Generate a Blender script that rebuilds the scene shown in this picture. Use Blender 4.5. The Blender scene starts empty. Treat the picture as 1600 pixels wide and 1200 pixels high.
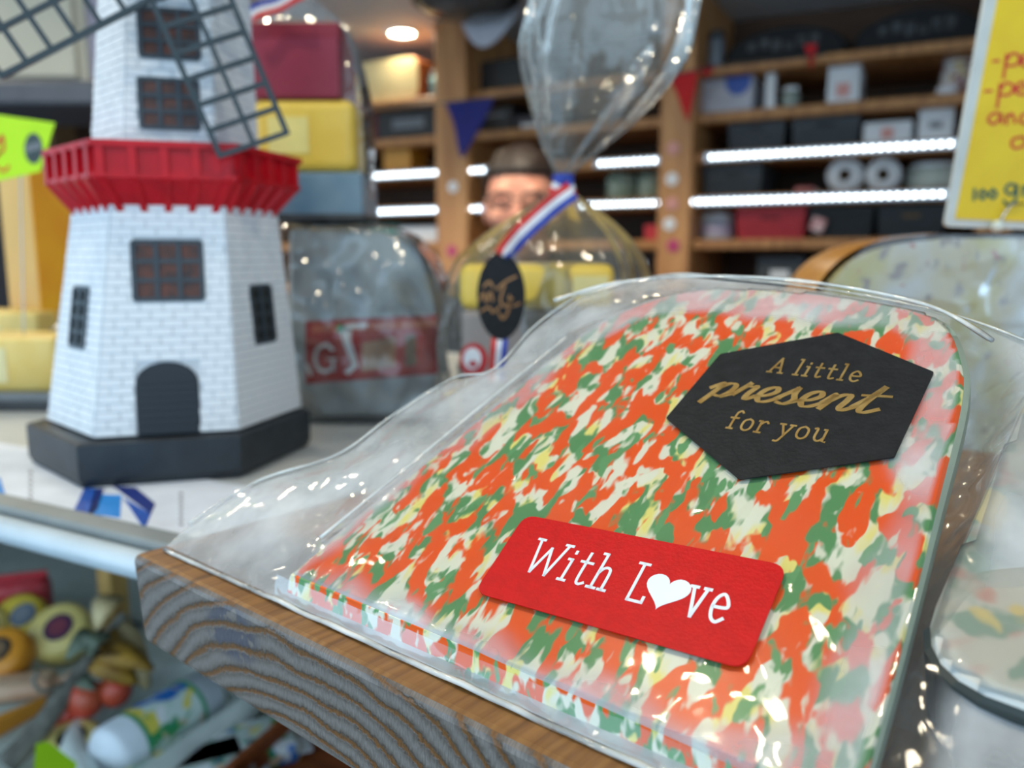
import bpy, bmesh, math, random
from mathutils import Vector, Matrix, noise
random.seed(7)
R = math.radians
sc = bpy.context.scene
col = sc.collection

# ------------------------------------------------------------------ camera
ZC = 1.48                                   # eye height above the stall floor
FPX = 1280.0                                # focal length in pixels of the 1600 px wide frame
PITCH = math.atan(200 / FPX)
CAM = Vector((0, 0, ZC))
cam = bpy.data.cameras.new('camera')
cam.sensor_width = 36.0
cam.lens = 36.0 * FPX / 1600
cam.clip_start = 0.01
cam.clip_end = 60
cam.dof.use_dof = True
cam.dof.focus_distance = 0.168
cam.dof.aperture_fstop = (cam.lens / 1000) / 0.0023
cam_ob = bpy.data.objects.new('camera', cam)
col.objects.link(cam_ob)
cam_ob.location = CAM
cam_ob.rotation_euler = (math.pi / 2 - PITCH, 0, 0)
sc.camera = cam_ob

# ------------------------------------------------------------------ world, exposure
w = bpy.data.worlds.new('daylight')
sc.world = w
w.use_nodes = True
bgn = w.node_tree.nodes['Background']
bgn.inputs['Color'].default_value = (0.56, 0.79, 1.0, 1)   # soft overcast daylight entering the open stall
bgn.inputs['Strength'].default_value = 1.5
sc.view_settings.view_transform = 'Standard'
sc.view_settings.look = 'None'
sc.view_settings.gamma = 1
sc.view_settings.use_curve_mapping = False
sc.view_settings.exposure = 0.3
sc.cycles.transparent_max_bounces = 28
sc.cycles.max_bounces = 6
sc.cycles.sample_clamp_indirect = 6.0
sc.cycles.blur_glossy = 0.5
sc.cycles.adaptive_threshold = 0.02

# ------------------------------------------------------------------ pixel rays of the photograph (for measuring)
FW = Vector((0, math.cos(PITCH), -math.sin(PITCH)))
UP = Vector((0, math.sin(PITCH), math.cos(PITCH)))
RX = Vector((1, 0, 0))
def ray(x, y): return FW + RX * ((x - 800) / FPX) - UP * ((y - 600) / FPX)
def on_plane(x, y, P, N):
    r = ray(x, y); return CAM + r * ((P - CAM).dot(N) / r.dot(N))
def on_z(x, y, z): return on_plane(x, y, Vector((0, 0, z)), Vector((0, 0, 1)))
def at_y(x, y, Y): return on_plane(x, y, Vector((0, Y, 0)), Vector((0, 1, 0)))

# ------------------------------------------------------------------ materials
MATS = {}
def nt(name):
    m = bpy.data.materials.new(name); m.use_nodes = True
    t = m.node_tree; b = t.nodes['Principled BSDF']
    return m, t, b
def c4(c): return (c[0], c[1], c[2], 1)
def srgb(r, g, b):
    f = lambda v: (v / 255 / 12.92) if v / 255 <= .04045 else ((v / 255 + .055) / 1.055) ** 2.4
    return (f(r), f(g), f(b))
def node(t, ty, **k):
    n = t.nodes.new(ty)
    for a, v in k.items(): setattr(n, a, v)
    return n
def ramp(t, stops, interp='LINEAR'):
    r = node(t, 'ShaderNodeValToRGB'); r.color_ramp.interpolation = interp
    e = r.color_ramp.elements
    while len(e) > 1: e.remove(e[-1])
    e[0].position = stops[0][0]; e[0].color = c4(stops[0][1])
    for p, c in stops[1:]:
        q = e.new(p); q.color = c4(c)
    return r
def coords(t, scale=(1, 1, 1), rot=(0, 0, 0)):
    tc = node(t, 'ShaderNodeTexCoord'); mp = node(t, 'ShaderNodeMapping')
    mp.inputs['Scale'].default_value = scale; mp.inputs['Rotation'].default_value = rot
    t.links.new(tc.outputs['Object'], mp.inputs['Vector'])
    return mp.outputs['Vector']
def pbr(name, c1, c2=None, scale=40, rough=.5, metal=0, bump=0, bscale=None, stretch=(1, 1, 1), detail=3, coat=0, spec=.5, sss=0, emit=None):
    """plain colour with a second colour mottled in, some relief"""
    if name in MATS: return MATS[name]
    m, t, b = nt(name)
    b.inputs['Base Color'].default_value = c4(c1)
    b.inputs['Roughness'].default_value = rough
    b.inputs['Metallic'].default_value = metal
    b.inputs['Specular IOR Level'].default_value = spec
    b.inputs['Coat Weight'].default_value = coat
    b.inputs['Coat Roughness'].default_value = .08
    if sss:
        b.inputs['Subsurface Weight'].default_value = sss
        b.inputs['Subsurface Scale'].default_value = .004
    v = coords(t, stretch)
    if c2 is None: c2 = tuple(x * .86 for x in c1)
    n = node(t, 'ShaderNodeTexNoise'); n.inputs['Scale'].default_value = scale; n.inputs['Detail'].default_value = detail
    t.links.new(v, n.inputs['Vector'])
    r = ramp(t, [(.35, c1), (.68, c2)])
    t.links.new(n.outputs['Fac'], r.inputs['Fac']); t.links.new(r.outputs['Color'], b.inputs['Base Color'])
    if bump:
        n2 = node(t, 'ShaderNodeTexNoise'); n2.inputs['Scale'].default_value = bscale or scale * 3; n2.inputs['Detail'].default_value = 3
        t.links.new(v, n2.inputs['Vector'])
        bp = node(t, 'ShaderNodeBump'); bp.inputs['Strength'].default_value = bump; bp.inputs['Distance'].default_value = .001
        t.links.new(n2.outputs['Fac'], bp.inputs['Height']); t.links.new(bp.outputs['Normal'], b.inputs['Normal'])
    if emit:
        b.inputs['Emission Color'].default_value = c4(emit[0]); b.inputs['Emission Strength'].default_value = emit[1]
    MATS[name] = m
    return m
def film(name, haze=.06, rough=.1, tint=(.97, .98, .97), wr=30, bump=.4, refl=1.0, hazecol=(.85, .9, .95), attr=None):
    """clear thin plastic: see-through, glossy by Fresnel, a little milky"""
    if name in MATS: return MATS[name]
    m, t, b = nt(name); t.nodes.remove(b)
    out = t.nodes['Material Output']
    tr = node(t, 'ShaderNodeBsdfTransparent'); tr.inputs['Color'].default_value = c4(tint)
    gl = node(t, 'ShaderNodeBsdfGlossy'); gl.inputs['Roughness'].default_value = rough
    di = node(t, 'ShaderNodeBsdfDiffuse'); di.inputs['Color'].default_value = c4(hazecol)
    v = coords(t)
    n = node(t, 'ShaderNodeTexNoise'); n.inputs['Scale'].default_value = wr; n.inputs['Detail'].default_value = 2; n.inputs['Distortion'].default_value = .6
    t.links.new(v, n.inputs['Vector'])
    bp = node(t, 'ShaderNodeBump'); bp.inputs['Strength'].default_value = bump; bp.inputs['Distance'].default_value = .004
    t.links.new(n.outputs['Fac'], bp.inputs['Height']); t.links.new(bp.outputs['Normal'], gl.inputs['Normal'])
    fr = node(t, 'ShaderNodeFresnel'); fr.inputs['IOR'].default_value = 1.45
    t.links.new(bp.outputs['Normal'], fr.inputs['Normal'])
    mu = node(t, 'ShaderNodeMath', operation='MULTIPLY', use_clamp=True); mu.inputs[1].default_value = refl
    t.links.new(fr.outputs['Fac'], mu.inputs[0])
    n2 = node(t, 'ShaderNodeTexNoise'); n2.inputs['Scale'].default_value = wr * .7; n2.inputs['Detail'].default_value = 4
    t.links.new(v, n2.inputs['Vector'])
    mr = node(t, 'ShaderNodeMapRange'); mr.inputs['From Min'].default_value = .35; mr.inputs['From Max'].default_value = .7
    mr.inputs['To Min'].default_value = haze * .5; mr.inputs['To Max'].default_value = haze * 1.6
    t.links.new(n2.outputs['Fac'], mr.inputs['Value'])
    hz = mr.outputs['Result']
    if attr:                                        # how loosely the film lies on what it wraps
        at_ = node(t, 'ShaderNodeAttribute'); at_.attribute_name = attr
        ml = node(t, 'ShaderNodeMath', operation='MULTIPLY'); t.links.new(hz, ml.inputs[0]); t.links.new(at_.outputs['Fac'], ml.inputs[1]); hz = ml.outputs[0]
        m3 = node(t, 'ShaderNodeMath', operation='MULTIPLY_ADD'); t.links.new(at_.outputs['Fac'], m3.inputs[0]); m3.inputs[1].default_value = refl - .55; m3.inputs[2].default_value = .55
        t.links.new(m3.outputs[0], mu.inputs[1])
    m1 = node(t, 'ShaderNodeMixShader'); m2 = node(t, 'ShaderNodeMixShader')
    t.links.new(hz, m1.inputs['Fac']); t.links.new(tr.outputs[0], m1.inputs[1]); t.links.new(di.outputs[0], m1.inputs[2])
    t.links.new(mu.outputs[0], m2.inputs['Fac']); t.links.new(m1.outputs[0], m2.inputs[1]); t.links.new(gl.outputs[0], m2.inputs[2])
    t.links.new(m2.outputs[0], out.inputs['Surface'])
    MATS[name] = m
    return m
def emitter(name, c, s):
    if name in MATS: return MATS[name]
    m, t, b = nt(name); t.nodes.remove(b)
    e = node(t, 'ShaderNodeEmission'); e.inputs['Color'].default_value = c4(c); e.inputs['Strength'].default_value = s
    t.links.new(e.outputs[0], t.nodes['Material Output'].inputs['Surface'])
    MATS[name] = m
    return m
def marbled(name, base, blobs, scale, stretch=(1, 1, 1), rough=.35):
    """cheese paste: base colour with blobs of other colours, each from its own noise"""
    if name in MATS: return MATS[name]
    m, t, b = nt(name)
    v = coords(t, stretch)
    prev = node(t, 'ShaderNodeRGB'); prev.outputs[0].default_value = c4(base)
    pc = prev.outputs[0]
    for i, (c, thr, soft, s) in enumerate(blobs):
        ad = node(t, 'ShaderNodeVectorMath', operation='ADD'); ad.inputs[1].default_value = (i * 3.7, i * 1.9, i * 5.3)
        t.links.new(v, ad.inputs[0])
        n = node(t, 'ShaderNodeTexNoise'); n.inputs['Scale'].default_value = scale * s; n.inputs['Detail'].default_value = 2.2
        n.inputs['Roughness'].default_value = .45; n.inputs['Distortion'].default_value = .3
        t.links.new(ad.outputs[0], n.inputs['Vector'])
        mr = node(t, 'ShaderNodeMapRange'); mr.interpolation_type = 'SMOOTHSTEP'
        mr.inputs['From Min'].default_value = thr - soft; mr.inputs['From Max'].default_value = thr + soft
        t.links.new(n.outputs['Fac'], mr.inputs['Value'])
        mx = node(t, 'ShaderNodeMix', data_type='RGBA')
        t.links.new(mr.outputs['Result'], mx.inputs[0]); t.links.new(pc, mx.inputs[6]); mx.inputs[7].default_value = c4(c)
        pc = mx.outputs[2]
    t.links.new(pc, b.inputs['Base Color'])
    b.inputs['Roughness'].default_value = rough
    b.inputs['Specular IOR Level'].default_value = .25
    MATS[name] = m
    return m

# ------------------------------------------------------------------ mesh helpers
def link(o, parent=None):
    col.objects.link(o)
    if parent: o.parent = parent
    return o
def make(name, bm, mat, parent=None, smooth=False, loc=None, rot=None):
    me = bpy.data.meshes.new(name)
    bmesh.ops.recalc_face_normals(bm, faces=bm.faces)
    bm.to_mesh(me); bm.free()
    for mm in (mat if isinstance(mat, (list, tuple)) else [mat]): me.materials.append(mm)
    if smooth: me.shade_smooth()
    o = link(bpy.data.objects.new(name, me), parent)
    if loc is not None: o.location = loc
    if rot is not None: o.rotation_euler = rot
    return o
def thing(name, label, cat, loc=(0, 0, 0), rz=0, group=None):
    o = bpy.data.objects.new(name, None); col.objects.link(o)
    o.empty_display_size = .02
    o.location = loc; o.rotation_euler = (0, 0, rz)
    return tag(o, label, cat, group)
def tag(o, label, cat=None, group=None, kind=None):
    if label: o['label'] = label
    if cat: o['category'] = cat
    if group: o['group'] = group
    if kind: o['kind'] = kind
    return o
def box(bm, c, s, rot=None, bev=0, seg=2, taper=None):
    m = Matrix.Translation(c)
    if rot is not None: m = m @ rot.to_4x4()
    r = bmesh.ops.create_cube(bm, size=1, matrix=Matrix.Identity(4))
    vs = r['verts']
    for v in vs:
        k = taper if (taper and v.co.z > 0) else 1
        v.co = Vector((v.co.x * s[0] * k, v.co.y * s[1] * k, v.co.z * s[2]))
    if bev:
        es = list({e for v in vs for e in v.link_edges})
        rr = bmesh.ops.bevel(bm, geom=es, offset=bev, segments=seg, affect='EDGES', profile=.5)
        vs = list({v for f in rr['faces'] for v in f.verts} | {v for v in vs if v.is_valid})
    for v in vs: v.co = m @ v.co
    return vs
def bbox(*a, **k):
    bm = bmesh.new(); box(bm, *a, **k); return bm
def tube(bm, pts, r, n=8, cap=True):
    rings = []
    rad = r if isinstance(r, (list, tuple)) else [r] * len(pts)
    prevx = None
    for i, p in enumerate(pts):
        p = Vector(p)
        d = (Vector(pts[min(i + 1, len(pts) - 1)]) - Vector(pts[max(i - 1, 0)])).normalized()
        x = prevx - d * prevx.dot(d) if prevx else d.orthogonal()
        x.normalize(); y = d.cross(x); prevx = x
        rings.append([bm.verts.new(p + (x * math.cos(2 * math.pi * k / n) + y * math.sin(2 * math.pi * k / n)) * rad[i]) for k in range(n)])
    for a, b in zip(rings, rings[1:]):
        for k in range(n): bm.faces.new((a[k], a[(k + 1) % n], b[(k + 1) % n], b[k]))
    if cap: bm.faces.new(rings[0][::-1]); bm.faces.new(rings[-1])
def rings_mesh(bm, rings, cap=(True, True)):
    rv = [[bm.verts.new(p) for p in r] for r in rings]
    n = len(rv[0])
    for a, b in zip(rv, rv[1:]):
        for k in range(n): bm.faces.new((a[k], a[(k + 1) % n], b[(k + 1) % n], b[k]))
    if cap[0]: bm.faces.new(rv[0][::-1])
    if cap[1]: bm.faces.new(rv[-1])
def lathe(bm, prof, n=24, cap=(True, True), M=None):
    M = M or Matrix.Identity(4)
    rings_mesh(bm, [[M @ Vector((r * math.cos(2 * math.pi * k / n), r * math.sin(2 * math.pi * k / n), z)) for k in range(n)] for r, z in prof], cap)
def prism(bm, poly, f0, f1):
    """poly of 2-d points; f0 / f1 map (u, v) to the bottom and top face"""
    a = [bm.verts.new(f0(*p)) for p in poly]; b = [bm.verts.new(f1(*p)) for p in poly]
    n = len(poly)
    for k in range(n): bm.faces.new((a[k], a[(k + 1) % n], b[(k + 1) % n], b[k]))
    bm.faces.new(a[::-1]); bm.faces.new(b)
def grid(bm, fn, nu, nv):
    g = [[bm.verts.new(fn(i / nu, j / nv)) for i in range(nu + 1)] for j in range(nv + 1)]
    for j in range(nv):
        for i in range(nu): bm.faces.new((g[j][i], g[j][i + 1], g[j + 1][i + 1], g[j + 1][i]))
    return g
def catmull(p, k=6, closed=False):
    out = []; n = len(p)
    rng = range(n) if closed else range(n - 1)
    for i in rng:
        q = [p[(i + d) % n] if closed else p[min(max(i + d, 0), n - 1)] for d in (-1, 0, 1, 2)]
        for s in range(k):
            t = s / k
            out.append(tuple(.5 * (2 * q[1][a] + (q[2][a] - q[0][a]) * t + (2 * q[0][a] - 5 * q[1][a] + 4 * q[2][a] - q[3][a]) * t * t + (3 * q[1][a] - q[0][a] - 3 * q[2][a] + q[3][a]) * t ** 3) for a in range(len(p[0]))))
    if not closed: out.append(tuple(p[-1]))
    return out
def sample(pl, t):
    """point at fraction t of a polyline's length"""
    L = [0]
    for a, b in zip(pl, pl[1:]): L.append(L[-1] + math.dist(a, b))
    d = t * L[-1]
    for i in range(len(pl) - 1):
        if d <= L[i + 1] or i == len(pl) - 2:
            k = (d - L[i]) / max(L[i + 1] - L[i], 1e-9)
            return tuple(a + (b - a) * k for a, b in zip(pl[i], pl[i + 1]))
def rounded(poly, r, n=5):
    out = []; N = len(poly)
    for i in range(N):
        p = Vector(poly[i]); a = (Vector(poly[i - 1]) - p); b = (Vector(poly[(i + 1) % N]) - p)
        a0 = p + a.normalized() * r; b0 = p + b.normalized() * r
        for k in range(n + 1):
            t = k / n
            out.append(tuple((1 - t) ** 2 * a0 + 2 * t * (1 - t) * p + t * t * b0))
    return out

# ------------------------------------------------------------------ stroke lettering
S = True
GL = {
 'W': (.86, [[(0, 1), (.2, 0), (.42, .8), (.64, 0), (.86, 1)], [(-.1, 1), (.1, 1)], [(.76, 1), (.96, 1)]]),
 'i': (.16, [[(.08, .62), (.08, 0)], [(-.02, 0), (.18, 0)], [(-.02, .62), (.08, .62)], [(.08, .82), (.08, .88)]]),
 't': (.3, [[(.12, .92), (.12, .14), (.2, .0), (.32, .06)], [(-.02, .64), (.3, .64)]]),
 'h': (.4, [[(.06, 1), (.06, 0)], [(-.05, 1), (.06, 1)], [(-.05, 0), (.17, 0)], [(.06, .42), (.14, .58), (.26, .62), (.34, .5), (.35, 0)], [(.26, 0), (.45, 0)]]),
 'L': (.42, [[(.08, 1), (.08, 0), (.42, 0), (.42, .14)], [(-.04, 1), (.2, 1)]]),
 'v': (.42, [[(.02, .7), (.2, 0), (.38, .7)], [(-.06, .7), (.12, .7)], [(.3, .7), (.46, .7)]]),
 'e': (.4, [[(.03, .34), (.37, .36), (.35, .52), (.21, .66), (.07, .55), (.02, .32), (.08, .09), (.22, 0), (.37, .1)]]),
 'A': (.54, [[(.04, 0), (.28, 1), (.52, 0)], [(.13, .34), (.43, .34)], [(-.05, 0), (.14, 0)], [(.42, 0), (.61, 0)]]),
 'l': (.16, [[(.08, 1.05), (.08, 0)], [(-.02, 0), (.18, 0)], [(-.02, 1.05), (.08, 1.05)]]),
 'f': (.32, [[(.34, .96), (.26, 1.05), (.16, .98), (.12, .8), (.12, 0)], [(-.02, .62), (.28, .62)], [(.02, 0), (.24, 0)]]),
 'o': (.42, [[(.21, .66), (.06, .55), (.02, .33), (.06, .1), (.21, 0), (.36, .1), (.4, .33), (.36, .55), (.21, .66)]]),
 'r': (.32, [[(.08, .64), (.08, 0)], [(-.02, .64), (.08, .64)], [(-.02, 0), (.2, 0)], [(.08, .42), (.16, .58), (.28, .64), (.34, .56)]]),
 'y': (.44, [[(.03, .64), (.22, .06)], [(.42, .64), (.2, -.06), (.1, -.3), (-.02, -.3)], [(-.06, .64), (.12, .64)], [(.32, .64), (.5, .64)]]),
 'u': (.46, [[(-.03, .64), (.06, .64), (.06, .2), (.14, .03), (.26, .02), (.38, .2)], [(.38, .64), (.38, .0), (.47, 0)], [(.3, .64), (.38, .64)]]),
 ' ': (.3, []),
}
SCRIPT = {   # brush script
 'p': (.5, [[(-.06, .30), (.1, .5), (.08, .2), (.02, -.22)], [(.1, .34), (.22, .5), (.36, .46), (.38, .24), (.28, .04), (.12, .06)], [(.3, .03), (.46, .16)]]),
 'r': (.36, [[(-.04, .16), (.06, .48), (.08, .56)], [(.06, .5), (.18, .46), (.26, .48), (.22, .2), (.26, .02), (.4, .16)]]),
 'e': (.42, [[(-.02, .16), (.2, .22), (.32, .38), (.24, .52), (.1, .42), (.06, .18), (.16, .0), (.3, .02), (.46, .18)]]),
 's': (.36, [[(-.02, .16), (.1, .38), (.2, .56)], [(.2, .54), (.22, .36), (.3, .16), (.2, .0), (.04, .04)], [(.22, .02), (.4, .16)]]),
 'n': (.54, [[(.0, .2), (.1, .5), (.08, .24), (.04, 0)], [(.06, .2), (.2, .46), (.34, .5), (.36, .3), (.34, .08), (.42, .0), (.58, .16)]]),
 't': (.36, [[(-.02, .16), (.12, .5), (.2, .84)], [(.2, .84), (.13, .4), (.12, .08), (.22, .0), (.4, .14)], [(-.04, .54), (.42, .58)]]),
}
CURVY = set('eohrtufysn')
def ribbon(bm, pts, wd, fn, h=0.00012):
    """a flat raised stroke along 2-d pts; fn maps (u, v, w) to space; closed body with thickness"""
    if len(pts) < 2: return
    n = len(pts); L = []; Rr = []
    for i in range(n):
        a = Vector(pts[max(i - 1, 0)]); b = Vector(pts[min(i + 1, n - 1)]); d = (b - a)
        if d.length < 1e-9: d = Vector((1, 0))
        d.normalize(); nn = Vector((-d.y, d.x)); w_ = wd(d) if callable(wd) else wd
        p = Vector(pts[i])
        if i == 0: p = p - d * w_ * .4
        if i == n - 1: p = p + d * w_ * .4
        L.append(p + nn * w_ / 2); Rr.append(p - nn * w_ / 2)
    rings = [[fn(l.x, l.y, h), fn(r.x, r.y, h), fn(r.x, r.y, 0), fn(l.x, l.y, 0)] for l, r in zip(L, Rr)]
    rings_mesh(bm, rings)
def text_line(bm, s, p0, p1, cap, wd, fn, font=GL, space=.16, shear=0, h=0.00012, curvy=True):
    tot = 0; lay = []
    for ch in s:
        if ch == ' ': tot += .34; continue
        gw, st = font[ch]; lay.append((tot, ch, st)); tot += gw + space
    tot -= space
    p0 = Vector(p0); p1 = Vector(p1); d = (p1 - p0); k = d.length / tot; d.normalize(); up = Vector((-d.y, d.x))
    for x0, ch, strokes in lay:
        for st in strokes:
            pts = [p0 + d * ((x0 + x + y * shear) * k) + up * (y * cap) for x, y in st]
            pts = [tuple(p) for p in pts]
            if len(pts) > 3 and curvy and ch not in 'WLA': pts = catmull(pts, 6)
            ribbon_seq(bm, pts, wd, fn, h, sharp=(ch in 'WLAv'))
def ribbon_seq(bm, pts, wd, fn, h, sharp=False):
    if sharp:
        for a, b in zip(pts, pts[1:]): ribbon(bm, [a, b], wd, fn, h)
    else: ribbon(bm, pts, wd, fn, h)

# ------------------------------------------------------------------ colours
M_ceiling = pbr('grey ceiling panel', srgb(226, 226, 228), rough=.6, scale=3)
M_wallb = pbr('dark wood panel', srgb(92, 60, 36), srgb(60, 36, 20), scale=6, rough=.6, stretch=(1, 1, 8))
M_pine = pbr('pine wood', srgb(190, 135, 80), srgb(150, 98, 52), scale=9, rough=.5, stretch=(8, 2, 1))
M_pinev = pbr('pine wood upright', srgb(205, 150, 95), srgb(165, 110, 62), scale=9, rough=.5, stretch=(3, 2, .3))
M_white = pbr('white plastic', srgb(232, 234, 236), rough=.4, scale=20)
M_black = pbr('black plastic', srgb(22, 23, 26), rough=.45, scale=30)
M_dgrey = pbr('dark grey plastic', srgb(66, 70, 74), srgb(52, 56, 60), rough=.55, scale=120, bump=.4, bscale=300)
M_redpl = pbr('red plastic', srgb(205, 52, 62), srgb(190, 40, 50), rough=.5, scale=120, bump=.4, bscale=300)
M_gold = pbr('gold foil', srgb(214, 178, 110), srgb(188, 148, 82), rough=.32, metal=.75, scale=300)
M_blackpaper = pbr('black paper sticker', srgb(34, 35, 37), srgb(25, 26, 28), rough=.5, scale=300, bump=.15, spec=.2)
M_redpaper = pbr('red paper sticker', srgb(204, 6, 14), srgb(192, 4, 10), rough=.45, scale=400, bump=.1, spec=.2)
M_whitepaint = pbr('white ink', srgb(240, 242, 244), rough=.5)
M_metal = pbr('brushed steel', srgb(190, 195, 200), rough=.25, metal=1, scale=60)

FILM = film('clear bag film', haze=.17, rough=.07, wr=55, bump=.5, refl=1.3, hazecol=(.9, .93, .96))
SHEET = film('bag sheet film', haze=.33, rough=.07, wr=55, bump=.5, refl=1.3, hazecol=(.92, .94, .96), attr='loose')
FRONT = film('film over the cut front', haze=.12, rough=.15, wr=60, bump=.4, refl=.22)
EDGE = film('film edge with highlight', haze=.5, rough=.1, wr=80, bump=.3, refl=2.2, hazecol=(.96, .96, .9))  # pale haze puts the highlight of the film's folds into the colour
FILM2 = film('crinkled cellophane', haze=.06, rough=.06, wr=36, bump=1.0, refl=2.2, tint=(.99, .99, .96), hazecol=(.95, .94, .86))

# ------------------------------------------------------------------ the stall: shelf line, counter line (both run at -28 degrees)
AZ = R(-28)
EX = Vector((math.cos(AZ), math.sin(AZ), 0)); EY = Vector((-math.sin(AZ), math.cos(AZ), 0)); EZ = Vector((0, 0, 1))
SP = at_y(715, 400, 2.4); SP.z = 0              # a point of the shelf's front line
def on_shelf(x, y, inset=0): return on_plane(x, y, SP + EY * inset, EY)
def sloc(p):                                    # world -> shelf frame
    d = p - SP; return Vector((d.dot(EX), d.dot(EY), p.z))
def sworld(s, d, z): return SP + EX * s + EY * d + EZ * z
zceil = on_plane(640, 97, SP + EY * .34, EY).z
def panel(name, c, s, mat, rz=AZ, bev=0, label=None):
    o = make(name, bbox((0, 0, 0), s, bev=bev), mat, loc=c, rot=(0, 0, rz)); o['kind'] = 'structure'
    if label: o['label'] = label; 
    return o
panel('wall_back', sworld(0, .40, zceil / 2), (7, .06, zceil), M_wallb)
panel('ceiling', sworld(0, -1.07, zceil + .03), (7, 3.04, .06), M_ceiling)
panel('floor', Vector((0, 1.2, -.05)), (9, 7, .1), pbr('grey floor', srgb(90, 88, 86), rough=.7, scale=5), rz=0)
panel('wall_left', sworld(-2.35, -.3, zceil / 2), (.06, 1.36, zceil), pbr('grey wall panel', srgb(120, 120, 126), rough=.6, scale=4))
panel('wall_right', sworld(2.6, -.3, zceil / 2), (.06, 1.36, zceil), MATS['grey wall panel'])

# ---- ceiling lamps: the one in view, and unseen ones added for highlights on the plastic
def downlight(name_label, p, e=30):
    t = thing('ceiling_spotlight', name_label, 'lamp', p)
    bm = bmesh.new(); lathe(bm, [(.036, 0), (.036, -.006), (.05, -.008), (.052, 0)], 28, (False, False)); make('trim_ring', bm, M_white, t, True)
    bm = bmesh.new(); lathe(bm, [(.0355, -.002), (.02, -.004), (.001, -.0045)], 24, (True, True)); make('lens', bm, emitter('warm lamp lens', (1, .86, .6), 75), t, True)
    l = bpy.data.lights.new('spot_bulb', 'SPOT'); l.energy = e * 1.25; l.color = (1, .88, .7); l.shadow_soft_size = .03; l.spot_size = R(130); l.spot_blend = .6
    lo = link(bpy.data.objects.new('bulb_light', l), t); lo.location = (0, 0, -.02)
pl = on_plane(628, 50, Vector((0, 0, zceil)), EZ)
downlight('lit warm ceiling spotlight between the tall wrapped stack and the dark dome', pl, 1.2)
for k, s in enumerate((-.75, -.2, .35)):  # unseen spotlights added for warm glints on the front bag
    downlight(('added unseen warm ceiling spotlight above the gift bags, nearest the neon card', 'added unseen warm ceiling spotlight above the front cheese bag', 'added unseen warm ceiling spotlight above the price card')[k], pl + EX * s - EY * 1.42, 4)
for k, s in enumerate((.62, 1.12, 1.66)):  # unseen lamps added so the front-facing film catches highlights
    downlight(('added unseen warm ceiling spotlight near the stall front, on the windmill side', 'added unseen warm ceiling spotlight in the middle of the stall front', 'added unseen warm ceiling spotlight near the stall front, on the price card side')[k], pl + EX * s - EY * 1.98, 1.3)
for k, s in enumerate((-.55, .1, .75)):  # unseen spotlights added for highlights on the cellophane
    downlight(('added unseen warm ceiling spotlight over the windmill', 'added unseen warm ceiling spotlight over the front of the counter', 'added unseen warm ceiling spotlight over the half cheese wheel')[k], pl + EX * s - EY * .72, 14)
# dark dome under the ceiling
p = on_plane(728, 2, Vector((0, 0, zceil - .02)), EZ); p.z = zceil
t = thing('ceiling_dome', 'dark round dome fixed to the grey ceiling', 'ceiling fixture', p)
bm = bmesh.new(); lathe(bm, [(.13, 0), (.135, -.02), (.125, -.028), (.118, -.03)], 32, (True, False)); make('rim', bm, M_black, t, True)
bm = bmesh.new(); lathe(bm, [(.118, -.028), (.10, -.045), (.06, -.056), (.005, -.06)], 32, (False, True)); make('bowl', bm, pbr('smoked glass', srgb(70, 76, 78), rough=.2), t, True)

# ------------------------------------------------------------------ shelving unit
unit = thing('shelving_unit', 'pine shelving unit with LED-lit shelves along the back wall', 'shelf', SP, AZ)
rows = [(82, 98), (160, 177), (226, 245), (299, 319), (372, 389), (462, 480)]
RZ = []
for a, b in rows:
    za = on_shelf(1300, a).z; zb_ = on_shelf(1300, b).z
    RZ.append(za)
    make('shelf_board', bbox((.35, .17, (za + zb_) / 2), (3.3, .34, za - zb_), bev=.003, seg=1), M_pine, unit)
posts = [(-120, -70), (330, 378), (690, 738), (1034, 1084), (1530, 1585)]
for a, b in posts:
    s0 = sloc(on_shelf(a, 300)).x; s1 = sloc(on_shelf(b, 300)).x
    make('upright', bbox(((s0 + s1) / 2, .155, zceil / 2), (s1 - s0, .37, zceil - .004), bev=.003, seg=1), M_pinev, unit)
    
LEDM = emitter('cool LED', (.82, .93, 1.0), 9)
led_me = None
def led_strip(x0, x1, ya, yb, label):
    """row of small LEDs in a slim aluminium channel on a shelf's front edge"""
    a = sloc(on_shelf(x0, ya)); b = sloc(on_shelf(x1, yb))
    z = (a.z + b.z) / 2
    t = thing('led_strip', label, 'light strip', sworld(a.x, -.004, z), AZ, 'LED strips on the shelf edges')
    L = b.x - a.x
    make('channel', bbox((L / 2, .001, 0), (L + .02, .006, .02), bev=.001, seg=1), M_metal, t)
    global led_me
    n = max(3, int(L / .017))
    for i in range(n):
        if led_me is None:
            bm = bmesh.new(); box(bm, (0, 0, 0), (.006, .004, .009), bev=.0015, seg=1)
            o = make('led', bm, LEDM, t); led_me = o.data
        else:
            o = link(bpy.data.objects.new('led', led_me), t)
        o.location = (L * (i + .5) / n, -.004, 0)
    return t
zA = on_shelf(1300, 235.5).z; zB = on_shelf(1300, 309).z
def ypix(x, z):     # pixel row where height z of the shelf front shows at column x
    lo, hi = -200, 700
    for _ in range(40):
        m = (lo + hi) / 2
        if on_shelf(x, m).z > z: lo = m
        else: hi = m
    return lo
for x0, x1, z, lab in ((586, 702, zA, 'short LED strip on the upper lit shelf, above the teal box'), (726, 778, zA, 'stub of LED strip on the upper lit shelf beside the man'),
                       (935, 1040, zA, 'LED strip on the upper lit shelf above the two jars'), (1108, 1520, zA, 'long LED strip on the upper lit shelf under the grey baskets'),
                       (566, 700, zB, 'short LED strip on the lower lit shelf, just above the teal box'), (726, 774, zB, 'stub of LED strip on the lower lit shelf beside the man'),
                       (908, 1046, zB, 'LED strip on the lower lit shelf below the two jars'), (1078, 1520, zB, 'long LED strip on the lower lit shelf above the red basket')):
    led_strip(x0, x1, ypix(x0, z), ypix(x1, z), lab)

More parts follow.
